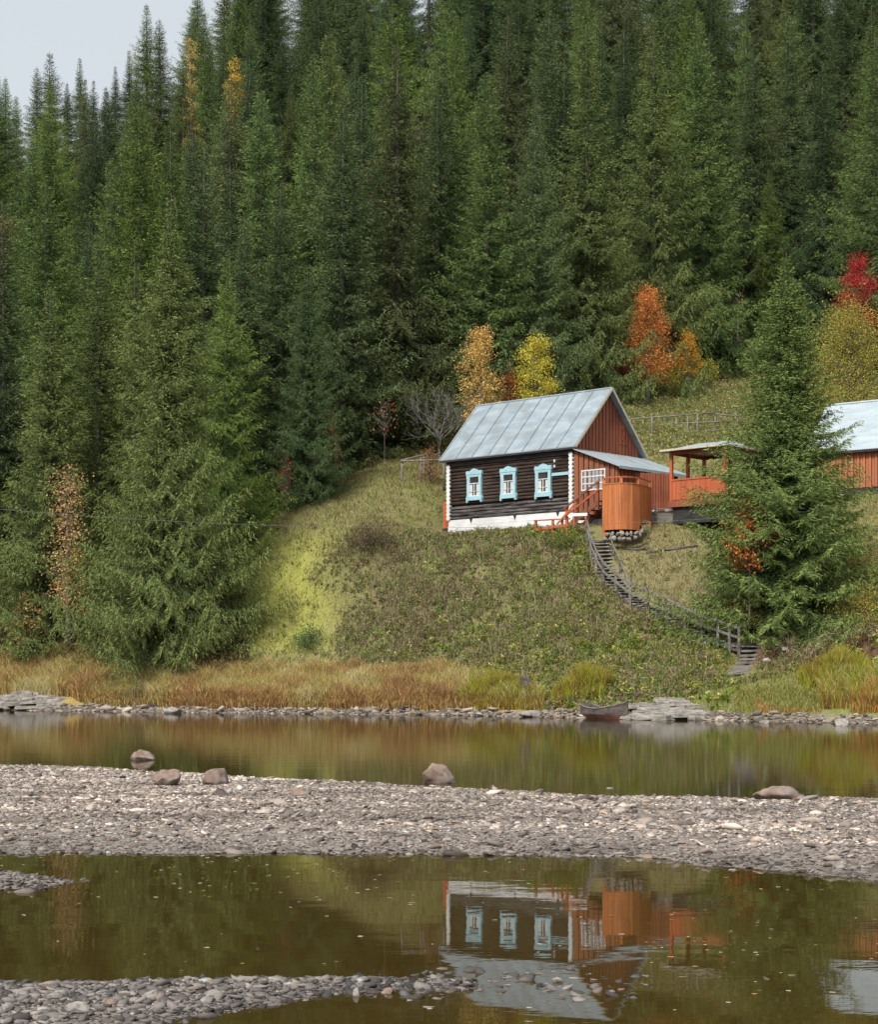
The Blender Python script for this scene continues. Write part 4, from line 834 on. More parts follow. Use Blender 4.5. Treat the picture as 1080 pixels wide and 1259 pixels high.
MB().box(-HL - .15, .12, -.10, .2, EV - .38, EV - .12).build('wall_plate', M['dark'], HW)
# carved white corner boards
for x0 in (-HL - .02, -.06):
    mb = MB(); z = fz; i = 0; n = 14; hh = (EV - .28 - fz) / n
    for i in range(n):
        wd = .125
        za = fz + i * hh
        pr = [(-wd * .62, 0), (wd * .62, 0), (wd, .3), (wd * 1.05, .55), (wd * .9, .8), (wd * .55, 1), (-wd * .55, 1), (-wd * .9, .8), (-wd * 1.05, .55), (-wd, .3)]
        v = [(x0 + a, -.11, za + b * hh) for a, b in pr] + [(x0 + a, .16 if x0 > -1 else .1, za + b * hh) for a, b in pr]; k = 10
        mb.add(v, [tuple(range(k)), tuple(range(2 * k - 1, k - 1, -1))] + [((j + 1) % k, j, k + j, k + (j + 1) % k) for j in range(k)])
    mb.build('corner_board', M['white'], HW)
# windows with carved blue surrounds
for (px, pt, pb) in ((585.2, 577.5, 616.5), (627, 574.5, 614), (670, 571.5, 612)):
    u, zt = onwall(px, pt); u, zb = onwall(px, pb); h = zt - zb; w_ = 1.13
    wn = MB()
    x0, x1 = u - w_ / 2, u + w_ / 2; y0 = -.17; gx0, gx1, gz0, gz1 = u - w_ * .335, u + w_ * .335, zb + h * .16, zt - h * .21
    def plate(pl, ya, yb, mbx=wn):
        k = len(pl); v = [(a, ya, b) for a, b in pl] + [(a, yb, b) for a, b in pl]; mbx.add(v, [tuple(range(k)), tuple(range(2 * k - 1, k - 1, -1))] + [((j + 1) % k, j, k + j, k + (j + 1) % k) for j in range(k)])
    for sg in (-1, 1):                              # carved side boards
        e = lambda a: u + sg * a
        pl = [(e(w_ * .27), zb + .0), (e(w_ * .47), zb + .0), (e(w_ * .47), zb - .10), (e(w_ * .40), zb - .10), (e(w_ * .40), zb), (e(w_ * .27), zb)]
        pl = [(e(w_ * .33), zb + h * .1), (e(w_ * .42), zb - .06), (e(w_ * .5), zb - .06), (e(w_ * .51), zb + h * .1), (e(w_ * .46), zb + h * .2), (e(w_ * .46), zt - h * .3), (e(w_ * .5), zt - h * .12), (e(w_ * .5), zt - h * .04), (e(w_ * .33), zt - h * .04)]
        if sg < 0: pl = pl[::-1]
        plate(pl, y0, -.02)
    plate([(x0 + .03, zb + h * .03), (x1 - .03, zb + h * .03), (x1 - .03, zb + h * .158), (x0 + .03, zb + h * .158)], y0 - .012, -.03)
    plate([(x0 - .01, zt - h * .155), (x1 + .01, zt - h * .155), (x1 + .01, zt - h * .075), (u + w_ * .3, zt - h * .06), (u + w_ * .16, zt - h * .005), (u, zt + h * .03), (u - w_ * .16, zt - h * .005), (u - w_ * .3, zt - h * .06), (x0 - .01, zt - h * .075)], y0 - .015, -.03)
    plate([(gx0 - .02, zt - h * .215), (gx1 + .02, zt - h * .215), (gx1 + .02, zt - h * .157), (gx0 - .02, zt - h * .157)], y0 + .004, -.03)
    wo2 = wn.build('window', M['blue'], HW)
    sh = MB(); yy = -.155; t = .042
    for a, b in ((gx0, gx0 + t), (gx1 - t, gx1)): sh.box(a, b, yy, -.03, gz0, gz1)
    for a, b in ((gz0, gz0 + t), (gz1 - t, gz1), (gz0 + (gz1 - gz0) * .62, gz0 + (gz1 - gz0) * .62 + t)): sh.box(gx0 + t, gx1 - t, yy + .003, -.03, a, b)
    sh.box(u - t / 2, u + t / 2, yy + .006, -.03, gz0 + t, gz0 + (gz1 - gz0) * .62)
    for a, b in ((gx0 + t, u - t / 2), (u + t / 2, gx1 - t)): sh.box(a, b, yy + .012, -.04, gz0 + (gz1 - gz0) * .23, gz0 + (gz1 - gz0) * .23 + .022)
    sh.build('sash', M['white'], wo2)
    MB().box(gx0 + .01, gx1 - .01, -.10, -.085, gz0, gz1).build('pane', M['glass'], wo2)
    ct = MB()
    for a, b in ((gx0 + .045, gx0 + .24), (gx1 - .24, gx1 - .045)): ct.box(a, b, -.112, -.103, gz0 + .05, gz0 + (gz1 - gz0) * .6)
    ct.build('curtain', M['curtain'], wo2)
# bits on the wall beside the right window
ub, zb_ = onwall(688, 583); MB().box(ub - .42, -.12, -.12, -.075, zb_ - .08, zb_ + .08).build('blue_board', M['blue'], HW)
ub, zb_ = onwall(684, 571); mb = MB(); mb.box(ub - .04, ub + .04, -.16, -.075, zb_ + .1, zb_ + .25).box(ub - .04, ub + .04, -.16, -.075, zb_ - .18, zb_ - .04); mb.build('insulator', M['white'], HW)
# roof
ov, xl, xr = .3, -HL - .48, .42
my = HWd / 2
def roof_slab(ya, za, yb, zb, x0, x1, t=.05):
    return [(x0, ya, za), (x1, ya, za), (x1, yb, zb), (x0, yb, zb), (x0, ya, za - t), (x1, ya, za - t), (x1, yb, zb - t), (x0, yb, zb - t)]
BF = [(0, 1, 2, 3), (7, 6, 5, 4), (0, 4, 5, 1), (1, 5, 6, 2), (2, 6, 7, 3), (3, 7, 4, 0)]
slope = (RZ - EV) / (my + ov)
rf = MB(); rf.add(roof_slab(-ov, EV, my, RZ, xl, xr), BF); rf.add(roof_slab(HWd + ov, EV, my, RZ - .001, xl, xr), [f[::-1] for f in BF])
ro = rf.build('roof', M['roof'], HW)
sm = MB(); nS = 8; nv = Vector((0, -slope, 1)).normalized()
for i in range(nS + 1):
    x = xl + .03 + (xr - xl - .06) * i / nS
    a = Vector((x, -ov, EV)) + nv * .02; b = Vector((x, my, RZ)) + nv * .02; sm.beam(a, b, .035, .05, nv)
sm.build('standing_seam', surf('seam', (.2, .25, .28), (.3, .36, .4), rough=.5, metal=.3), ro)
MB().tube([(xl, my, RZ + .0), (xr, my, RZ + .0)], .06, 8).build('ridge_cap', M['roof'], ro)
mb = MB(); mb.beam((xl, -ov + .015, EV - .1), (xr, -ov + .015, EV - .1), .03, .1); mb.build('eave_board', M['dark'], HW)
for sg in (1, -1):
    ya = -ov if sg > 0 else HWd + ov
    for xx in (xr + .018, xl - .018): MB().beam((xx, ya, EV - .055), (xx, my - sg * .01, RZ - .055), .03, .13, (0, 0, 1)).build('rake_board', M['cream'], HW)
# soffit under the right overhang and gable boards
mb = MB(); planks(mb, (0.02, 0), (0.02, HWd), EV - .55, lambda s: EV - .08 + slope * (ov + min(s, HWd - s)) - .02, .15, gap=.022, alt=.03)
gb = mb.build('gable', M['redbrown'], HW)
mb = MB(); v0 = 4.05
mb.box(.075, .095, v0, v0 + .06, EV + .55, EV + 1.45).box(.075, .095, v0 + .6, v0 + .66, EV + .55, EV + 1.45).box(.078, .098, v0 + .06, v0 + .6, EV + .53, EV + .6).box(.078, .098, v0 + .06, v0 + .6, EV + 1.38, EV + 1.45)
mb.add([(.08, v0 + .06, EV + .62), (.08, v0 + .12, EV + .62), (.08, v0 + .6, EV + 1.36), (.08, v0 + .54, EV + 1.36), (.095, v0 + .06, EV + .62), (.095, v0 + .12, EV + .62), (.095, v0 + .6, EV + 1.36), (.095, v0 + .54, EV + 1.36)], BF)
mb.build('attic_hatch', M['redbrown'], gb)
MB().box(.08, .1, my - .4, my - .37, RZ - .95, RZ - .55).build('metal_strap', M['white'], gb)
mb = MB(); planks(mb, (-HL - .02 - .12, HWd), (-HL - .14, 0), EV - .3, lambda s: EV - .1 + slope * (ov + min(s, HWd - s)), .145); mb.build('gable', M['redbrown'], HW)
# side annex with a lean-to roof
AX, AD, AZ = 2.95, 5.4, 12.55 - HZ
mb = MB(); zt = lambda s: EV - .12 - (EV - .12 - AZ + .02) * (s + .0) / AX - .03
planks(mb, (.1, 0.0), (AX, 0.0), .3, zt, .165, th=.022, alt=.035, gap=.03); ann = mb.build('annex_wall', M['redboard'], HW)
mb = MB(); planks(mb, (AX, .02), (AX, AD), .3, AZ - .1, .165, th=.022, alt=.035, gap=.03); mb.build('annex_side_wall', M['redboard'], HW)
MB().box(.12, AX - .02, .03, AD - .03, -.3, AZ - .15).build('annex_core', M['dark'], HW)
mb = MB(); mb.box(0.06, AX + .04, -.05, -.0, -.3, .3); mb.build('annex_plinth', M['white'], HW)
rp = MB(); A = Vector((.1, 0, EV - .07)); 
def lean(x): return EV - .07 - (EV - .07 - AZ) * (x - .1) / (AX - .1)
x2 = AX + .3; v = [(.1, -.28, lean(.1)), (x2, -.28, lean(x2)), (x2, AD + .9, lean(x2)), (.1, AD + .9, lean(.1))]
rp.add([(a, b, c) for a, b, c in v] + [(a, b, c - .05) for a, b, c in v], [(0, 1, 2, 3), (7, 6, 5, 4), (0, 4, 5, 1), (1, 5, 6, 2), (2, 6, 7, 3), (3, 7, 4, 0)])
an = rp.build('annex_roof', M['roof2'], HW)
mb = MB(); mb.beam((x2 + .012, -.28, lean(x2) - .06), (x2 + .012, AD + .9, lean(x2) - .06), .02, .15); mb.build('drip_edge', M['roof2'], an)
mb = MB()
for i in range(1, 4):
    y = -.28 + i * (AD + 1.1) / 4; mb.beam((.12, y, lean(.12) + .015), (x2, y, lean(x2) + .015), .03, .03)
mb.build('standing_seam', M['roof'], an)
# white many-paned annex window
u0, zt_ = onwall(716, 578.5); u1, zb_ = onwall(745.5, 601.5)
wn = MB(); t = .07; ya, yb = -.075, -.03
wn.box(u0, u0 + t, ya, yb, zb_, zt_).box(u1 - t, u1, ya, yb, zb_, zt_).box(u0 + t, u1 - t, ya + .002, yb, zb_, zb_ + t).box(u0 + t, u1 - t, ya + .002, yb, zt_ - t, zt_)
aw = wn.build('annex_window', M['white'], HW)
sh = MB()
for i in range(1, 6):
    x = u0 + (u1 - u0) * i / 6; sh.box(x - .02, x + .02, ya + .01, yb, zb_ + t, zt_ - t)
for i in (1, 2):
    z = zb_ + (zt_ - zb_) * i / 3; sh.box(u0 + t, u1 - t, ya + .006, yb, z - .03, z + .03)
sh.build('glazing_bar', M['white'], aw)
MB().box(u0 + .02, u1 - .02, -.046, -.04, zb_ + .02, zt_ - .02).build('pane', surf('misty glass', (.14, .17, .2), (.3, .34, .37), (3, 3, 3), rough=.15, bump=0, spec=.6), aw)
# annex open corner: small window high on the side wall
MB().box(AX + .05, AX + .07, 3.3, 4.3, AZ - .62, AZ - .3).build('side_opening', M['dark'], HW)
# lean-to board box left of the cabin
bx = thing('plank_bin', 'narrow red board shed against the left end of the cabin', 'shed', (*(HO - HA * (HL + .5) + HB * .5), HZ - .3), -TH)
mb = MB(); planks(mb, (-.42, 0), (.28, 0), .75, 2.25, .13); planks(mb, (-.42, 1.2), (-.42, 0), .75, 2.25, .13); mb.box(-.40, .28, .01, 1.2, .75, 2.2); mb.build('board_wall', M['orangered'], bx)
MB().box(-.45, .3, -.02, 1.2, -.4, .74).build('dark_base', M['dark'], bx)

# ------------------------------------------------------------------ porch steps, railings, orange screen
def wl(px, py, Y): return tuple(W(px, py, Y))
ps = thing('porch_steps', 'brown wooden steps with slanted handrails climbing to the cabin annex', 'steps', (HO[0], HO[1], HZ), -TH)
sx0, sx1, sy0, sy1 = .55, 2.6, -1.15, -.15; n = 6; z0, z1 = -.1, 1.15
for i in range(n):
    x = sx0 + (sx1 - sx0) * i / n; z = z0 + (z1 - z0) * (i + 1) / n; MB().box(x, x + .36, sy0, sy1, z - .04, z).build('step', M['redboard'], ps)
mb = MB()
for y in (sy0 - .03, sy1): mb.beam((sx0 - .1, y, z0 - .05), (sx1, y, z1 - .08), .05, .24)
mb.build('stringer', M['redboard'], ps)
for y in (sy0 - .03,):
    for j, t in enumerate((0, .33, .66, 1)):
        x = sx0 + (sx1 - sx0) * t; z = z0 + (z1 - z0) * t; MB().box(x - .045, x + .045, y - .09, y - .0, z - .5, z + .98).build('post', M['orangered'] if j == 0 else M['redboard'], ps)
    for dz in (.55, .97): MB().beam((sx0 - .12, y - .11, z0 + dz - .05), (sx1 + .1, y - .11, z1 + dz), .04, .1).build('handrail', M['orangered'] if dz < .9 else M['redboard'], ps)
MB().box(sx1, sx1 + 1.6, sy0, sy1 + .1, z1 - .05, z1 + .01).build('landing', M['redboard'], ps)
MB().box(sx1 + .1, sx1 + 1.5, sy0 + .1, sy1, -.6, z1 - .06).build('landing_base', M['dark'], ps)
# low red railing in front of the cabin
fr = thing('red_railing', 'low red railing bench in front of the white foundation', 'railing', (*W(680, 651, 89.6)[:2], W(680, 651, 89.6)[2]), -TH * .8)
for x in (-1.0, 0, .55, .85): MB().box(x - .05, x + .05, -.05, .05, -.4, .62 if x > .7 else .48).build('post', M['orangered'], fr)
MB().box(-1.1, 1.0, -.075, .075, .48, .53).build('rail', M['orangered'], fr)
MB().beam((-1.0, -.07, .02), (.95, -.07, .18), .03, .13).build('rail', M['orangered'], fr)
MB().beam((.3, -.09, .25), (1.5, -.3, 1.25), .04, .1).build('brace', M['orange'], fr)
# white boards stacked by the steps
p = W(714, 633, 88.6); wb = thing('white_bench', 'short white board bench between the red railing and the porch steps', 'bench', (p[0], p[1], p[2] - .5), -TH * .6)
MB().box(-.4, .4, -.1, .1, .42, .58).build('seat', M['white'], wb, bevel=.01)
for x in (-.32, .32): MB().box(x - .04, x + .04, -.08, .08, -.1, .42).build('leg', M['orangered'], wb)
# orange curved plank screen
SX0, SX1 = W(743, 650, 87.6), W(800, 634, 89.2)
scr = thing('plank_screen', 'tall curved screen of orange boards round the porch', 'screen', (SX0[0], SX0[1], W(743, 652, 87.6)[2]), 0)
H0 = 2.28
pts = []
for px, Y in ((743, 87.7), (749, 87.35), (756, 87.1), (764, 87.0), (771, 87.03), (778, 87.2), (785, 87.55), (790, 88.0), (795, 88.6), (800, 89.4)):
    pts.append(np.array([(px - 540) / F * Y - SX0[0], Y - SX0[1]]))
base = W(743, 652, 87.6)[2]
def low(X, Y): return max(0, .25 * (X - 2.0)) if X > 1.9 else 0
mb = MB()
for a, b in zip(pts[:-1], pts[1:]):
    planks(mb, a, b, (.0 if a[0] < 1.5 else .25 if a[0] < 1.9 else .6), H0, .115, th=.025, gap=.004, alt=.006)
mb.build('board_panel', M['orange'], scr)
mb = MB(); back = [np.array([p_[0], p_[1] + .05]) for p_ in pts]
for a, b in zip(pts[:-1], pts[1:]): mb.beam((*a, H0 + .02), (*b, H0 + .02), .1, .05)
mb.build('top_cap', M['orange'], scr)
mb = MB()
for a, b in zip(pts[:-1], pts[1:]): mb.beam((*(a + (0, .04)), H0 + .34), (*(b + (0, .04)), H0 + .34), .05, .07)
mb.build('handrail', M['orangered'], scr)
for i in (0, 3, 6, 9): MB().box(pts[i][0] - .07, pts[i][0] + .07, pts[i][1] + .03, pts[i][1] + .13, -.3 + .6 * (i > 6), H0 + .31).build('post', M['orange'], scr)
MB().box(.1, 1.9, .35, 1.6, -.1, .6).build('floor_base', M['dark'], scr)
# dry stone footing of the screen: single stones
for i in range(16):
    t = (i % 8) / 7; lay = i // 8; px = 744 + 42 * t + (3 if lay else 0) + random.uniform(-1, 1); py = 662 - 6 * lay - (8 * max(0, t - .75) * 4 * .45) ; Yc = 86.9 + (t - .4) ** 2 * 1.2
    p = W(px, py, Yc); o = boulder('footing_stone', random.uniform(.2, .34), .26, random.uniform(.17, .26), M['rock' if i % 3 == 0 else 'palerock'], 300 + i, sub=3)
    o.location = (p[0], p[1], p[2] - .1); tag(o, 'rounded pale stone in the footing ring under the orange screen', 'stone', 'footing stones under the orange screen')
# inner red fence between screen and gazebo
a = W(757, 625, 90.6); b = W(829, 625, 91.4)
fn = thing('board_fence', 'brown red board fence between the orange screen and the gazebo', 'fence', (a[0], a[1], a[2] - .1))
mb = MB(); planks(mb, (0, 0), (b[0] - a[0], b[1] - a[1]), -.1, 1.98, .15, alt=.03, gap=.02); mb.build('board_panel', M['redbrown'], fn)
MB().beam((0, .06, 1.7), (b[0] - a[0], b[1] - a[1] + .06, 1.7), .05, .08).build('rail', M['redbrown'], fn)
MB().box(0, b[0] - a[0], .1, .5, -.5, -.02).build('dark_base', M['dark'], fn)

# gazebo
go = W(826, 618, 89.8); gzb = thing('gazebo', 'open gazebo with red posts, orange panels and a pale flat roof', 'gazebo', tuple(go), -TH)
GWX, GWY = 3.2, 3.0; zt = 2.62
for (x, y) in ((0, 0), (0, 1.5), (0, GWY), (GWX, 0), (GWX, GWY), (1.6, GWY)): MB().box(x - .075, x + .075, y - .075, y + .075, -.3, zt).build('post', M['orangered'], gzb)
for (a, b) in (((0, 0), (0, GWY)), ((0, 0), (GWX, 0)), ((0, GWY), (GWX, GWY)), ((GWX, 0), (GWX, GWY))):
    MB().beam((*a, zt - .09), (*b, zt - .09), .08, .18).build('beam', M['redbrown'], gzb)
MB().box(.08, GWX - .08, -.03, .02, .12, 1.1).build('panel', M['orangered'], gzb); MB().box(-.03, .02, .08, GWY - .08, .12, 1.1).build('panel', M['orangered'], gzb)
MB().box(.0, GWX, -.06, .05, 1.1, 1.18).build('rail', M['orangered'], gzb); MB().box(-.05, .06, .08, GWY - .08, 1.103, 1.183).build('rail', M['orangered'], gzb)
MB().box(-.1, GWX + .1, -.1, GWY + .1, -.25, .08).build('floor', M['redbrown'], gzb)
MB().box(0.05, GWX, 0.05, GWY, -1.1, -.26).build('base', M['dark'], gzb)
o_ = .42; v = [(-o_, -o_, zt + .0), (GWX + o_, -o_, zt + .0), (GWX + o_, GWY + o_, zt + .0), (-o_, GWY + o_, zt + .0), (.6, GWY * .5, zt + .5), (GWX - .6, GWY * .5, zt + .5)]
mb = MB(); mb.add(v, [(0, 1, 5, 4), (1, 2, 5), (2, 3, 4, 5), (3, 0, 4), (3, 2, 1, 0)]); gr_ = mb.build('roof', M['roof2'], gzb)
mb = MB(); c4 = v[:4]
for i in range(4): mb.beam((c4[i][0], c4[i][1], zt + .03), (c4[(i + 1) % 4][0], c4[(i + 1) % 4][1], zt + .03), .05, .1)
mb.build('fascia', M['cream'], gr_)

# grey retaining wall below the gazebo
a = W(784, 642, 89.6); b = W(862, 638, 90.2); d = b - a
rw = thing('retaining_wall', 'low grey plank retaining wall with posts below the gazebo', 'retaining wall', (a[0], a[1], a[2] - .1))
for i in range(3): MB().beam((0, 0, .14 + i * .2), (d[0], d[1], .22 + i * .2), .05, .185).build('plank', M['grey'], rw)
for t in (0, .28, .58, .98): MB().box(d[0] * t - .04, d[0] * t + .04, d[1] * t - .12, d[1] * t - .035, -.4, .95).build('post', M['greydark'], rw)
MB().beam((0, -.14, .78), (d[0], d[1] - .14, .83), .04, .06).build('rail', M['grey'], rw)
for i, (px, py, Y) in enumerate([(790, 632, 90.6), (806, 630, 90.7), (822, 628, 90.8), (838, 627, 90.9), (852, 626, 91)]):
    p = W(px, py, Y); o = boulder('wall_stone', .45, .35, .28, M['palerock'], 340 + i, sub=2); o.location = (p[0], p[1], p[2] - .12); tag(o, 'pale stone lying behind the grey retaining wall', 'stone', 'stones behind the retaining wall')
# thin log lying on the slope
for k_, (p0, p1, lb) in enumerate((((728, 668, 87.4), (795, 669, 87.2), 'dark log edging right of the stairway top'), ((795, 669, 86.9), (858, 668, 87.4), 'long thin pole lying across the slope'))):
    a = W(*p0); b = W(*p1); a[2] = gz(a[0], a[1]) + .07; b[2] = gz(b[0], b[1]) + .07
    m_ = (a + b) / 2; pts_ = [a - m_, (a - m_) * .5 + (0, 0, .03), (0, 0, gz(m_[0], m_[1]) + .07 - m_[2]), (b - m_) * .5, b - m_]
    o = MB().tube(pts_, [.07, .065, .06, .055, .05][:5], 7).build('log', M['greydark'], smooth=True); o.location = tuple(m_); tag(o, lb, 'log')

# ------------------------------------------------------------------ barn at the right
bo = W(1000, 606, 95.5); bn = thing('barn', 'orange boarded barn with a pale corrugated roof at the right edge', 'barn', (bo[0], bo[1], bo[2]), -R(36))
BL, BW = 12.0, 5.4; be = 13.75 - bo[2]; brz = 16.75 - bo[2]
mb = MB(); planks(mb, (0, 0), (BL, 0), .12, be - .1, .17, th=.025, alt=.035, gap=.03); bwl = mb.build('front_wall', M['barnwall'], bn)
MB().box(-.05, BL, -.075, -.05, be - .22, be - .1).build('trim_board', M['redbrown'], bn)
mb = MB(); sl_ = (brz - be) / (BW / 2 + .35); planks(mb, (0, BW), (0, 0), .1, lambda s: be - .1 + sl_ * (.35 + min(s, BW - s)) - .06, .16); mb.build('gable', M['barnwall'], bn)
mb = MB(); planks(mb, (BL, 0), (BL, BW), .1, lambda s: be - .1 + sl_ * (.35 + min(s, BW - s)) - .06, .16); mb.build('gable', M['barnwall'], bn)
MB().box(.03, BL - .03, .03, BW, -1.5, be - .3).build('core', M['dark'], bn); MB().box(.0, BL, -.02, .03, -.5, .1).build('base', M['dark'], bn)
rf = MB(); nx = 96; x0, x1 = -.4, BL + .4
for sgn in (0, 1):
    V = []; Q = []
    for i in range(nx * 2 + 1):
        x = x0 + (x1 - x0) * i / (nx * 2); dz = .022 if i % 2 else 0
        ya = -.35 if sgn == 0 else BW + .35; V += [(x, ya, be + dz), (x, BW / 2, brz + dz)]
    for i in range(nx * 2): Q.append((2 * i, 2 * i + 2, 2 * i + 3, 2 * i + 1))
    rf.add(V, Q)
br_ = rf.build('roof', M['roof2'], bn)
MB().tube([(x0, BW / 2, brz + .02), (x1, BW / 2, brz + .02)], .07, 8).build('ridge_cap', M['roof2'], br_)
MB().box(x0, x1, -.34, -.31, be - .12, be - .01).build('eave_board', M['dark'], bn)

# ------------------------------------------------------------------ fences, pergola
def railfence(name, label, posts, rails, r=.06, cat='fence', mat='grey'):
    b0 = W(*posts[0][:2], posts[0][3]); root = thing(name, label, cat, tuple(b0))
    for px, pb, pt, Y in posts:
        p = W(px, pb, Y) - b0; q = W(px, pt, Y) - b0; MB().tube([(p[0], p[1], p[2] - .5), tuple((p + q) / 2 + (random.uniform(-.02, .02), 0, 0)), tuple(q)], [r, r * .95, r * .9], 7).build('post', M[mat], root, smooth=True)
    for a, b in rails:
        a = W(*a) - b0; b = W(*b) - b0; m_ = (a + b) / 2 + (0, 0, random.uniform(-.05, .03)); MB().tube([tuple(a), tuple(m_), tuple(b)], r * .75, 6).build('rail', M[mat], root, smooth=True)
    return root
railfence('rail_fence', 'weathered grey rail fence on the meadow behind the cabin',
          [(802, 541, 512, 113), (846, 539, 512, 113.2), (858, 539, 509, 113.3), (880, 536, 507, 113.6), (905, 535, 508, 114), (832, 536, 515, 114.5)],
          [((776, 515, 112.9), (882, 507, 113.5)), ((830, 521, 113.1), (900, 518, 113.6)), ((846, 531, 113.1), (912, 527, 113.8)), ((880, 509, 113.5), (925, 514, 114))])
railfence('pergola', 'small grey wooden pergola frame on the grass left of the cabin',
          [(494.5, 600, 565, 102.5), (518, 596, 563, 103.2), (521.5, 594, 562, 104.2), (546, 594, 565, 101.8)],
          [((493, 566.5, 102.4), (532, 557, 105.5)), ((494, 567, 102.4), (549, 565, 101.6)), ((518, 564, 103.2), (541, 558, 105.5))], r=.07, cat='pergola')
# power cable above the slope
p_ = np.polyfit([0, 290, 500, 760, 900, 1080], [626, 645, 648.5, 643, 637, 621], 2)
pts_ = []
for px in range(-500, 1600, 60): pts_.append(W(px, float(np.polyval(p_, px)), 76.2))
c0 = pts_[len(pts_) // 2].copy(); o = MB().tube([tuple(q - c0) for q in pts_], .0075, 5).build('power_cable', M['cable'], smooth=True); o.location = tuple(c0)
tag(o, 'thin power cable sagging across the whole picture in front of the slope', 'cable')

# ------------------------------------------------------------------ wooden stairway
path = [W(*p) for p in [(735, 672, 88), (742, 694, 86.2), (758, 720, 84.2), (788, 743, 82.4), (828, 763, 80.6), (868, 778, 79.1), (908, 795, 77.5), (922, 802, 76.6)]]
for q in path: q[2] = gz(q[0], q[1]) + .16
path = np.array(path); seg = np.r_[0, np.cumsum(np.linalg.norm(np.diff(path, axis=0), axis=1))]
def onpath(t): return np.array([np.interp(t * seg[-1], seg, path[:, k]) for k in range(3)])
sw = thing('stairway', 'long weathered wooden stairway with a handrail curving down from the cabin', 'stairway', tuple(path[-1]))
B0 = path[-1]
def tang(t): a = onpath(max(0, t - .02)); b = onpath(min(1, t + .02)); d = b - a; return d / np.linalg.norm(d)
NT = 42; hw = .48
for i in range(NT):
    t = (i + .5) / NT; p = onpath(t) - B0; d = tang(t); n = np.array([d[1], -d[0], 0]); n /= np.linalg.norm(n); dh = np.array([d[0], d[1], 0]); dh /= np.linalg.norm(dh)
    a = p - n * (hw + random.uniform(-.03, .05)); b = p + n * (hw + random.uniform(-.03, .05)); z = .05 + random.uniform(-.015, .015)
    MB().beam((a[0], a[1], a[2] + z), (b[0], b[1], b[2] + z), .31, .05).build('step', M['tread'], sw)
for sg in (-1, 1):
    pts_ = []
    for i in range(25):
        t = i / 24; p = onpath(t) - B0; d = tang(t); n = np.array([d[1], -d[0], 0]); n /= np.linalg.norm(n); pts_.append(p + n * sg * (hw - .05) + (0, 0, -.08))
    mb = MB()
    for a, b in zip(pts_[:-1], pts_[1:]): mb.beam(a, b, .05, .2)
    mb.build('stringer', M['greydark'], sw)
# posts and rails stand on the river side (left of the descent)
side_sign = 1
tt = [0.0, .1, .2, .29, .38, .47, .56, .65, .73, .81, .88, .94, 1.0]; prev = None
for i, t in enumerate(tt):
    p = onpath(t) - B0; d = tang(t); n = np.array([d[1], -d[0], 0]); n /= np.linalg.norm(n)
    q = p + n * side_sign * (hw + .06); tl = .98 if i else 1.0
    MB().box(q[0] - .055, q[0] + .055, q[1] - .055, q[1] + .055, q[2] - .7, q[2] + tl).build('post', M['grey' if i % 3 else 'greydark'], sw)
    if prev is not None:
        for dz in (.9, .48): MB().beam((prev[0], prev[1] - .07, prev[2] + dz), (q[0], q[1] - .07, q[2] + dz), .035, .11).build('rail', M['grey'], sw)
    prev = q
prev = None
for i, t in enumerate((.0, .12, .24, .36)):
    p = onpath(t) - B0; d = tang(t); n = np.array([d[1], -d[0], 0]); n /= np.linalg.norm(n); q = p - n * (hw + .05)
    MB().box(q[0] - .04, q[0] + .04, q[1] - .04, q[1] + .04, q[2] - .5, q[2] + .75).build('post', M['greydark'], sw)
    if prev is not None: MB().beam((prev[0], prev[1], prev[2] + .7), (q[0], q[1], q[2] + .7 - (.6 if i == 3 else 0)), .04, .07).build('rail', M['grey'], sw)
    prev = q
# lower steps, laid on the earth
ls = thing('slab_steps', 'row of loose grey slab steps leading from the stairway to the shore', 'steps', tuple(W(912, 834, 73.6)))
L0 = np.array(ls.location); 
for i in range(8):
    t = i / 7; px = 925 - 17 * t ** 1.3 + random.uniform(-2, 2); Y = 76.4 - 2.9 * t; X = (px - 540) / F * Y; z = gz(X, Y)
    MB().beam((X - .48 - L0[0], Y - L0[1] + .05, z + .08 - L0[2]), (X + .42 - L0[0], Y - L0[1] - .05, z + .1 - L0[2]), .3, .1).build('step', M['grey'], ls, bevel=.01)
# ------------------------------------------------------------------ stump, boat
p = W(653, 846, 76.4); zz = gz(p[0], p[1])
st = thing('driftwood_stump', 'grey driftwood stump leaning on the bank behind the grass clumps', 'stump', (p[0], p[1], zz), .3)
r = np.random.default_rng(5); mb = MB(); rings = 7; n = 14; V = []
for k in range(rings):
    t = k / (rings - 1); rr = .36 - .12 * t + .18 * (1 - t) ** 3
    for j in range(n):
        a = 6.283 * j / n; q = rr * (1 + .22 * math.sin(a * 3 + t * 2) + r.normal(0, .06)); V.append((math.cos(a) * q - .28 * t, math.sin(a) * q, t * .85 + (r.normal(0, .07) if k == rings - 1 else 0) - .08))
Fq = [(k * n + j, k * n + (j + 1) % n, (k + 1) * n + (j + 1) % n, (k + 1) * n + j) for k in range(rings - 1) for j in range(n)] + [tuple((rings - 1) * n + j for j in range(n))]
mb.add(V, Fq).build('stump_body', M['greydark'], st)
for a, L_, u in ((-.3, 1.0, .1), (.3, .9, .25), (-1.0, .7, .12), (2.9, .5, .1), (-2.2, .6, .15)):
    mb = MB(); mb.tube([(0, 0, .15), (math.cos(a) * L_ * .4, math.sin(a) * L_ * .4, .22 + u), (math.cos(a) * L_ * .8, math.sin(a) * L_ * .8, .1 + u * .4), (math.cos(a) * L_, math.sin(a) * L_, -.08)], [.17, .13, .08, .03], 7); mb.build('root', M['greydark' if L_ < .8 else 'grey'], st, smooth=True)
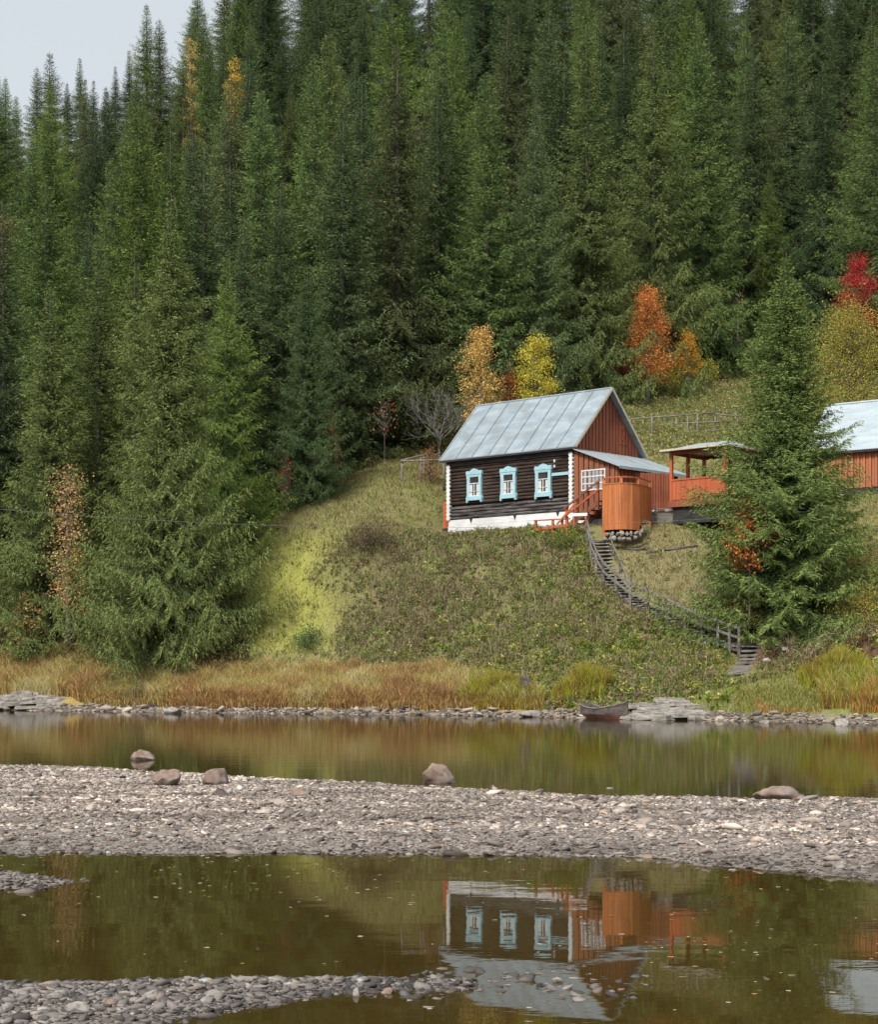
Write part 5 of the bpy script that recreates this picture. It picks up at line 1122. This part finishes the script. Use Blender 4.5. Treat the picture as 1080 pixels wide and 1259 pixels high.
bp = W(747, 879, 71.6); boat = thing('rowing_boat', 'old dark wooden rowing boat with a reddish bottom moored at the shore', 'boat', (bp[0], float(shoreY(bp[0])) - .25, 0.0), R(-52))
Lb, Wb, ns = 2.5, .95, 15
def section(t, inner=0, zlim=None):
    half = Wb / 2 * (1 - abs(2 * t - .85) ** 2.6 * (.95 if t > .42 else .45)); half = max(half, .02) - inner; sheer = .42 + .22 * (2 * t - .8) ** 2
    keel = -.12 + .34 * max(0, t - .75) ** 1.3 * 2; x = (t - .5) * Lb
    return [(x, -half, sheer), (x, -half * .93, (sheer + keel) * .55), (x, -half * .62, keel + .03 + inner), (x, 0, keel + inner), (x, half * .62, keel + .03 + inner), (x, half * .93, (sheer + keel) * .55), (x, half, sheer)]
def loft(secs, flip=False):
    m = len(secs[0]); V = [p for s in secs for p in s]; Q = []
    for i in range(len(secs) - 1):
        for j in range(m - 1): q = (i * m + j, i * m + j + 1, (i + 1) * m + j + 1, (i + 1) * m + j); Q.append(q[::-1] if flip else q)
    return V, Q
outs = [section(i / (ns - 1)) for i in range(ns)]; ins = [section(i / (ns - 1), .035) for i in range(ns)]
mb = MB(); V, Q = loft(outs); mb.add(V, Q + [tuple(range(6, -1, -1))]); V, Q = loft(ins, True); mb.add(V, Q + [tuple(range(7))]); hull = mb.build('hull', M['boat'], boat)
mb = MB(); lowr = [[(x, y * 1.012, z - .004) for (x, y, z) in s[1:6]] for s in outs]; lowr = [[(a[0], a[1], min(a[2], .13)) for a in s] for s in lowr]; V, Q = loft(lowr); mb.add(V, Q); mb.build('bottom_paint', M['boatred'], hull)
for sg in (0, 6):
    mb = MB()
    for a, b in zip(outs[:-1], outs[1:]): mb.beam(a[sg], b[sg], .05, .04)
    mb.build('gunwale', M['grey'], boat)
for t in (.12, .42, .7):
    s = section(t, .03); MB().box(s[0][0] - .13, s[0][0] + .13, s[0][1] + .02, s[6][1] - .02, s[0][2] - .13, s[0][2] - .1).build('thwart', M['grey'], boat)
MB().box(-Lb / 2 - .03, -Lb / 2 + .005, -.34, .34, .0, .62).build('transom', M['grey'], boat)
MB().tube([(-Lb * .32, .38, .5), (-Lb * .33, .52, .78)], .02, 6).build('oarlock', M['greydark'], boat)
# small white litter of stones on the steps foot
for i, (px, Y, w_, lb) in enumerate(((942, 74.5, .5, 'pale stone right of the slab steps'), (868, 78.2, .5, 'pale slab lying on the weeds beside the lower stairway'), (966, 74.8, .3, 'small pale stone beneath the lone spruce'))):
    X = (px - 540) / F * Y; o = boulder('stone', w_, w_ * .7, w_ * .6, M['palerock'], 400 + i, sub=3); o.location = (X, Y, gz(X, Y) + .05); tag(o, lb, 'stone')
print('OBJECTS', len(bpy.data.objects), 'TRIS bank', [len(v[0].polygons) for v in VAR + HERO])
